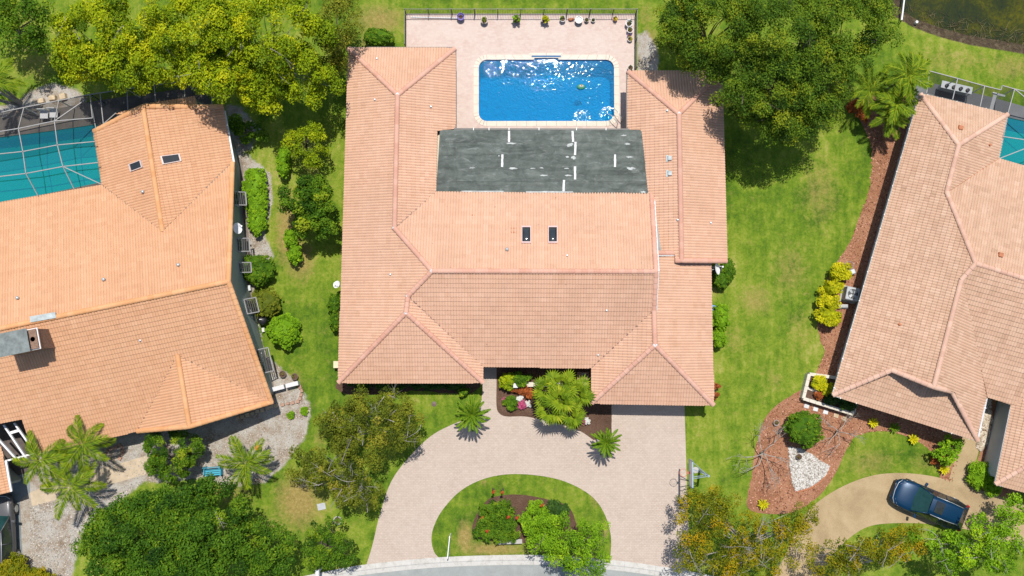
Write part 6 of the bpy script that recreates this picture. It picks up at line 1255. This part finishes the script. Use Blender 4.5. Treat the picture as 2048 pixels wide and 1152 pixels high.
# front planter wall and post
fw = thing('planter_wall', tuple(P(1110, 768)), 'cream low planter wall in front of the entry of the salmon house', 'wall'); blockwall(fw, [P(1052, 769, .45), P(1178, 769, .45)], .45, .28, .5, 'cream_block')
c = P(1031, 770); m = MB(); m.box((c.x, c.y, .4), (.22, .22, .8)); m.box((c.x, c.y, .82), (.28, .28, .05)); tag(m.build('lamp_pier', M['white_glaze'], None, origin=tuple(c)), 'white square pier between the leafy plants of the front bed', 'pier')
c = P(1166, 752, .4); tb = thing('patio_table', (c.x, c.y, 0), 'small terracotta table at the right end of the cream planter wall', 'table'); m = MB(); m.box((c.x, c.y, .52), (.75, .5, .05)); m.build('top', M['stone_red'], tb)
for sx in (-.3, .3):
    for sy in (-.18, .18): m = MB(); m.box((c.x + sx, c.y + sy, .25), (.06, .06, .5)); m.build('leg', M['stone_red'], tb)
m = MB(); m.lathe((c.x + .05, c.y + .08, .545), [(.06, 0), (.13, .05), (.14, .08), (.12, .08), (.04, .03)], 14); tag(m.build('bowl', M['grey_glaze'], None, origin=(c.x + .05, c.y + .08, .545)), 'grey bowl on the small terracotta table', 'bowl')
# left yard: white planter, pots, stone edging, teal bench, hoses
wp = thing('wall_planter', tuple(P(568, 775)), 'white planter wall sticking out from the left house corner', 'planter')
for a, b in (((541, 780), (568, 773)), ((571, 772), (596, 766))): blockwall(wp, [P(*a, .6), P(*b, .6)], .6, .26, .9, 'white_glaze')
for k, (x, y, lb) in enumerate([(567, 748, 'dark pot with dry sticks, left of two above the white planter'), (591, 753, 'brown pot with dry sticks, right of two above the white planter')]): pot(x, y, .40, .3, 'brown_glaze', lb, 'leaf_olive', 50 + k, spread=.6, ph=.1, leaf=.07)
def stone_row(label, pts, size, seed, matn='stone_red', h=.12):
    r = thing('stone_edging', tuple(P(*pts[0])), label, 'edging'); rnd = random.Random(seed); q = [P(*p) for p in pts]
    for a, b in zip(q[:-1], q[1:]):
        n = max(1, round((b - a).length / size))
        for i in range(n):
            p = a.lerp(b, (i + .5) / n); m = MB(); m.box((p.x + rnd.uniform(-.03, .03), p.y + rnd.uniform(-.03, .03), h / 2), (size * rnd.uniform(.8, .98), size * rnd.uniform(.6, .85), h * rnd.uniform(.8, 1.2)), math.atan2((b - a).y, (b - a).x) + rnd.uniform(-.15, .15), .85); m.build('stone', M[matn], r, bevel=.02)
stone_row('red stones edging the small bed at the corner of the orange house', [(562, 812), (580, 806), (600, 801), (604, 785), (600, 770)], .28, 1); stone_row('dark stones along the eave shadow of the orange house', [(470, 838), (500, 828), (530, 818), (556, 810)], .3, 2, 'stone_tan'); stone_row('pink stones in a curve under the palms of the orange house', [(208, 915), (218, 900), (230, 895), (242, 890), (246, 905), (238, 920)], .26, 3)
stone_row('tan boulders behind the screen cage at the upper left', [(75, 205), (95, 200), (118, 196), (140, 192)], .5, 4, 'stone_tan', .3)
c = P(430, 942); tb = thing('garden_bench', tuple(c), 'teal painted bench between the round tree and the palm', 'bench')
for k in range(4): m = MB(); m.box((c.x, c.y - .18 + .12 * k, .42), (1.05, .09, .03), R(5)); m.build('seat_slat', M['teal_paint'], tb)
for k in range(3): m = MB(); m.box((c.x, c.y + .30, .52 + .13 * k), (1.05, .03, .09), R(5)); m.build('back_slat', M['teal_paint'], tb)
for s in (-.5, .5): m = MB(); m.box((c.x + s, c.y + .05, .21), (.06, .5, .42)); m.box((c.x + s, c.y + .28, .6), (.06, .05, .6)); m.box((c.x + s, c.y, .62), (.06, .5, .05)); m.build('side_frame', M['teal_paint'], tb)
c = P(515, 896, .6); m = MB(); m.lathe((c.x, c.y, 0), [(.10, 0), (.16, .3), (.17, .6), (.12, .62), (.02, .64)], 14); tag(m.build('orange_bucket', simple('orange_plastic', (.72, .12, .03), .5, .1), None, origin=(c.x, c.y, 0)), 'orange red bucket at the palm beside the teal bench', 'bucket')
c = P(498, 640, .4); kg = thing('kettle_grill', tuple(P(530, 641)), 'black kettle grill between the two lower round shrubs', 'grill'); c = P(530, 641); m = MB(); m.lathe((c.x, c.y, .45), [(.08, 0), (.26, .12), (.29, .25), (.27, .34), (.15, .44), (.03, .47)], 16); m.build('kettle', M['dark'], kg, smooth=True)
for k in range(3): a = k * 2.1; m = MB(); m.tube([(c.x + .15 * math.cos(a), c.y + .15 * math.sin(a), .52), (c.x + .3 * math.cos(a), c.y + .3 * math.sin(a), 0)], .015, 6); m.build('leg', M['galv'], kg)
m = MB(); m.box((c.x - .06, c.y + .05, .93), (.14, .04, .03)); m.build('handle', M['white_metal'], kg)
for k, (x, y, mm, lb) in enumerate([(497, 577, 'blue_plastic', 'pale blue crate by the wall between the round shrubs'), (528, 660, 'white_glaze', 'small white block beside the kettle grill')]): c = P(x, y); m = MB(); m.box((c.x, c.y, .15), (.38, .3, .3) if k == 0 else (.16, .26, .2), R(8), .95); m.box((c.x, c.y, .305 if k == 0 else .205), (.40, .32, .02) if k == 0 else (.17, .27, .012), R(8)); tag(m.build('storage_crate', M[mm] if k else M['galv'], None, origin=tuple(c)), lb, 'crate')
# chairs in the left cage, table in the right cage
for k, (x, y, lb) in enumerate([(94, 232, 'white patio chair behind the teal pool, left of two'), (113, 230, 'white patio chair behind the teal pool, right of two')]):
    c = P(x, y, .01); r = thing('patio_chair', tuple(c), lb, 'chair', 'patio chairs in the screen cage'); m = MB(); m.box((c.x, c.y, .42), (.5, .5, .04)); m.build('seat', M['white_metal'], r); m = MB(); m.box((c.x, c.y + .25, .68), (.5, .04, .5)); m.build('backrest', M['white_metal'], r)
    for sx in (-.22, .22):
        for sy in (-.22, .22): m = MB(); m.box((c.x + sx, c.y + sy, .2), (.04, .04, .4)); m.build('leg', M['white_metal'], r)
c = P(1908, 178, .5); tb = thing('patio_bar', (c.x, c.y, 0), 'long white bar counter inside the screen cage of the tan house', 'table'); m = MB(); m.box((c.x, c.y, .9), (1.95, .45, .06), R(-13)); m.build('top', M['galv'], tb); m = MB(); m.box((c.x, c.y, .43), (1.7, .25, .86), R(-13)); m.build('stand', M['stucco_grey'], tb)
for k in range(4):
    p = Vector((c.x, c.y, 0)) + Vector((math.cos(R(-13)), math.sin(R(-13)), 0)) * (-.66 + .44 * k) + Vector((0, -.05, 0)); m = MB(); m.lathe((p.x, p.y, .935), [(.10, 0), (.12, .06), (.11, .14), (.02, .15)], 12); tag(m.build('black_bowl', M['dark'], None, origin=(p.x, p.y, .935)), ['leftmost', 'second', 'third', 'rightmost'][k] + ' black bowl on the white bar counter in the cage', 'bowl', 'black bowls on the bar counter')
m = MB(); m.beam(P(1990, 190, 2.0), P(1981, 222, 2.0), .22, .05); m.beam(P(1985, 186, 2.0), P(2010, 192, 2.0), .12, .05); tag(m.build('shade_beam', M['white_metal'], None, origin=tuple(P(1985, 205, 0))), 'pale beam lying across the cage beside the right pool', 'beam')
# canal pipe
m = MB(); a = P(1803, 40, .25); m.tube([P(1803.5, 40, -.1), P(1803.5, 39, .5), P(1806, 20, .45), P(1812, -30, .1)], .05, 8); tag(m.build('canal_pipe', M['white_metal'], None, origin=tuple(P(1805, 30))), 'white pipe running from the bank into the canal', 'pipe')
c = P(1831, 46); m = MB(); m.lathe((c.x, c.y, -.1), [(.09, 0), (.09, .35), (.06, .37)], 10); tag(m.build('bank_marker', M['white_metal'], None, origin=tuple(c)), 'short white marker post on the canal bank', 'post')
rg = np.random.default_rng(9); m = MB()
for k in range(260):
    x = rg.uniform(1800, 2060); yb = 45 + (x - 1800) * .24 + rg.uniform(-40, 4); p = P(x, yb, -.36); a = rg.uniform(0, 6.28); L = rg.uniform(.15, .7); m.tube([p, p + Vector((math.cos(a) * L, math.sin(a) * L, rg.uniform(-.02, .14)))], [.012, .004], 3, tint=rg.uniform(0, 1))
t = NT('reed_straw'); M['reed'] = t.done(t.bsdf(t.ramp(t.attr('tint'), [(0, (.08, .06, .03)), (.5, (.22, .17, .08)), (1, (.42, .35, .18))]), .9)); tag(m.build('dead_reeds', M['reed']), 'dry reeds and debris along the canal edge', 'reeds', None, 'stuff')
m = MB(); rg = np.random.default_rng(10)
for x0, y0, x1, y1 in ((0, 184, 41, 207), (-30, 192, 36, 209)): m.tube([P(x1, y1, 0), P((x0 + x1) / 2 + 3, (y0 + y1) / 2 + 2, 1.4), P(x0, y0, 2.6)], [.12, .10, .09], 8)
tag(m.build('leaning_trunks', M['bark_grey'], None, origin=tuple(P(40, 208))), 'two leaning grey trunks above the left screen cage', 'tree')
# ---------------------------------------------------------------- cars (built along +x, then turned)
def car(label, loc, rz, paint, seed=0):
    root = thing('parked_car', loc, label, 'car', None, rz); L, W = 4.62, 1.84; hl = L / 2
    st = [(-hl, .60, .50, .70), (-hl + .10, .76, .36, .86), (-hl + .45, .88, .28, .98), (-hl + 1.0, .915, .24, 1.0), (-.6, .92, .22, .99), (.3, .92, .22, .98), (.85, .92, .22, .985), (1.25, .915, .22, 1.00), (1.7, .885, .24, .94), (2.05, .82, .28, .85), (2.22, .70, .36, .74), (hl, .52, .44, .62)]
    m = MB(); vs = []
    for x, w, zb, zt in st:
        for y, z in ((0, zb), (w * .86, zb), (w, zb + (zt - zb) * .35), (w * 1.0, zb + (zt - zb) * .62), (w * .95, zt - .06), (w * .86, zt), (0, zt + .03)): vs.append((x, y, z))
    K = 7; n = len(st); full = []
    for i in range(n):
        ring = vs[i * K:(i + 1) * K]; full += ring + [(p[0], -p[1], p[2]) for p in ring[-2:0:-1]]
    Kf = 2 * K - 2; fs = [(i * Kf + k, (i + 1) * Kf + k, (i + 1) * Kf + (k + 1) % Kf, i * Kf + (k + 1) % Kf)[::-1] for i in range(n - 1) for k in range(Kf)]; fs += [tuple(range(Kf)), tuple((n - 1) * Kf + k for k in range(Kf))[::-1]]
    m.add(full, fs); body = m.build('body', paint, root, True, True, sub=1)
    # roof and pillars
    def ring(x, w, z): return [(x, -w, z), (x, w, z)]
    rp = [(.28, .56, 1.60), (-.3, .58, 1.665), (-1.1, .57, 1.65), (-1.66, .54, 1.59)]; m = MB(); vs = []
    for x, w, z in rp: vs += [(x, -w, z), (x, -w * .55, z + .03), (x, 0, z + .04), (x, w * .55, z + .03), (x, w, z)]
    nb = len(vs); vs += [(v[0], v[1], v[2] - .05) for v in vs]
    fs = [(i * 5 + k, i * 5 + k + 1, (i + 1) * 5 + k + 1, (i + 1) * 5 + k) for i in range(3) for k in range(4)]; fs += [tuple(nb + j for j in f)[::-1] for f in fs]; fs += [(i * 5, (i + 1) * 5, nb + (i + 1) * 5, nb + i * 5) for i in range(3)] + [((i + 1) * 5 + 4, i * 5 + 4, nb + i * 5 + 4, nb + (i + 1) * 5 + 4) for i in range(3)]
    m.add(vs, fs); m.build('roof', paint, root, True, True)
    for s in (-1, 1):
        for pa, pb, pr_ in (((1.02, s * .80, .97), (.28, s * .56, 1.615), .035), ((-.62, s * .85, .98), (-.55, s * .58, 1.64), .03), ((-2.18, s * .72, 1.0), (-1.66, s * .54, 1.60), .045)):
            m = MB(); m.tube([pa, pb], pr_, 6); m.build('pillar', paint, root, True, True)
    gm_ = M['glass_dark']; tealg = simple('tinted_glass', (.015, .05, .05), .12, .3, 2.0, spec=.2)
    m = MB(); m.add([(1.04, -.78, .98), (1.16, 0, 1.0), (1.04, .78, .98), (.30, .55, 1.60), (.34, 0, 1.635), (.30, -.55, 1.60)], [(0, 1, 4, 5), (1, 2, 3, 4)]); ws = m.build('windshield', tealg, root, True, True)
    m = MB(); m.box((.95, .3, 1.06), (.03, .62, .02), .1); m.box((.97, -.35, 1.06), (.03, .6, .02), -.1); m.build('wiper', M['dark'], ws, local=True)
    for s in (-1, 1):
        m = MB(); m.add([(.98, s * .82, .98), (-.58, s * .87, .99), (-.52, s * .585, 1.62), (.26, s * .565, 1.59)], [(0, 1, 2, 3)]); m.build('side_window', gm_, root, local=True)
        m = MB(); m.add([(-.66, s * .87, .99), (-2.1, s * .78, 1.01), (-1.64, s * .55, 1.56), (-.60, s * .585, 1.62)], [(0, 1, 2, 3)]); m.build('side_window', gm_, root, local=True)
        m = MB(); m.tube([(.15, s * .57, 1.68), (-.8, s * .58, 1.72), (-1.6, s * .54, 1.65)], .018, 6); m.build('roof_rail', M['galv'], root, True, True)
        m = MB(); m.box((.72, s * 1.02, 1.03), (.16, .24, .14), s * .2); m.build('mirror', paint, root, local=True, bevel=.04)
        m = MB(); m.add([(2.17, s * .42, .70), (2.02, s * .74, .74), (1.78, s * .84, .82), (1.92, s * .72, .86), (2.10, s * .46, .82)], [(0, 1, 2, 3, 4)]); hd = m.build('headlight', M['white_glaze'], root, local=True)
        m = MB(); m.box((-2.14, s * .72, .88), (.2, .24, .16), s * .5); m.build('tail_light', simple('red_lens', (.35, .01, .01), .2, .1), root, local=True, bevel=.03)
        m = MB(); m.tube([(.95, s * .74, 1.0), (2.0, s * .58, .87)], .012, 5); m.build('hood_crease', paint, body, True, True)
        for x in (1.38, -1.42):
            m = MB(); m.tube([(x, s * .70, .34), (x, s * .93, .34)], .34, 20); w = m.build('wheel', M['black_plastic'], root, local=True, bevel=.03); m = MB(); m.tube([(x, s * .925, .34), (x, s * .945, .34)], .22, 14); m.build('rim', M['galv'], w, local=True)
    m = MB(); m.add([(-1.67, -.52, 1.57), (-1.67, .52, 1.57), (-2.2, .68, 1.04), (-2.2, -.68, 1.04)], [(0, 1, 2, 3)]); m.build('rear_window', gm_, root, local=True)
    m = MB(); m.add([(.02, -.36, 1.712), (.02, .36, 1.712), (-.50, .36, 1.722), (-.50, -.36, 1.722)], [(0, 1, 2, 3)]); m.build('sunroof', gm_, root, local=True)
    m = MB(); m.tube([(2.05, -.76, .78), (2.22, -.5, .76), (2.27, 0, .76), (2.22, .5, .76), (2.05, .76, .78)], .02, 6); m.build('grille_trim', M['galv'], root, True, True); m = MB(); m.add([(2.27, -.42, .70), (2.27, .42, .70), (2.33, .40, .50), (2.33, -.40, .50)], [(0, 1, 2, 3)]); m.build('grille', M['dark'], root, local=True); m = MB(); m.box((-2.28, 0, .45), (.12, 1.5, .25)); m.box((2.2, 0, .36), (.2, 1.3, .2)); m.build('bumper', M['black_plastic'], root, local=True, bevel=.04)
    return root
def carpaint(name, c): return simple(name, c, .35, .06, .8, 0, .15, .3, .12)
cc1 = P(1861, 1009, .9); car('dark blue sport utility car with a sunroof parked on the tan drive', (cc1.x, cc1.y, .012), math.atan2(58, -140), carpaint('blue_paint', (.0015, .030, .078)))
cc2 = P(-4, 1068, .9); car('grey car cut off by the left edge on the grey drive', (cc2.x, cc2.y, .012), R(94), carpaint('grey_paint', (.10, .10, .105)))
c = P(25, 1084); ty = thing('spare_tyre', tuple(c), 'black tyre with a pale rim lying beside the grey car', 'tyre'); m = MB(); m.lathe((c.x, c.y, .01), [(.2, 0), (.31, .03), (.34, .12), (.31, .20), (.2, .22)], 20, sy=1.2); m.build('rubber', M['black_plastic'], ty, smooth=True); m = MB(); m.lathe((c.x, c.y, .2), [(.17, 0), (.15, .035), (.05, .02)], 10, sy=1.2); m.build('rim', M['galv'], ty)
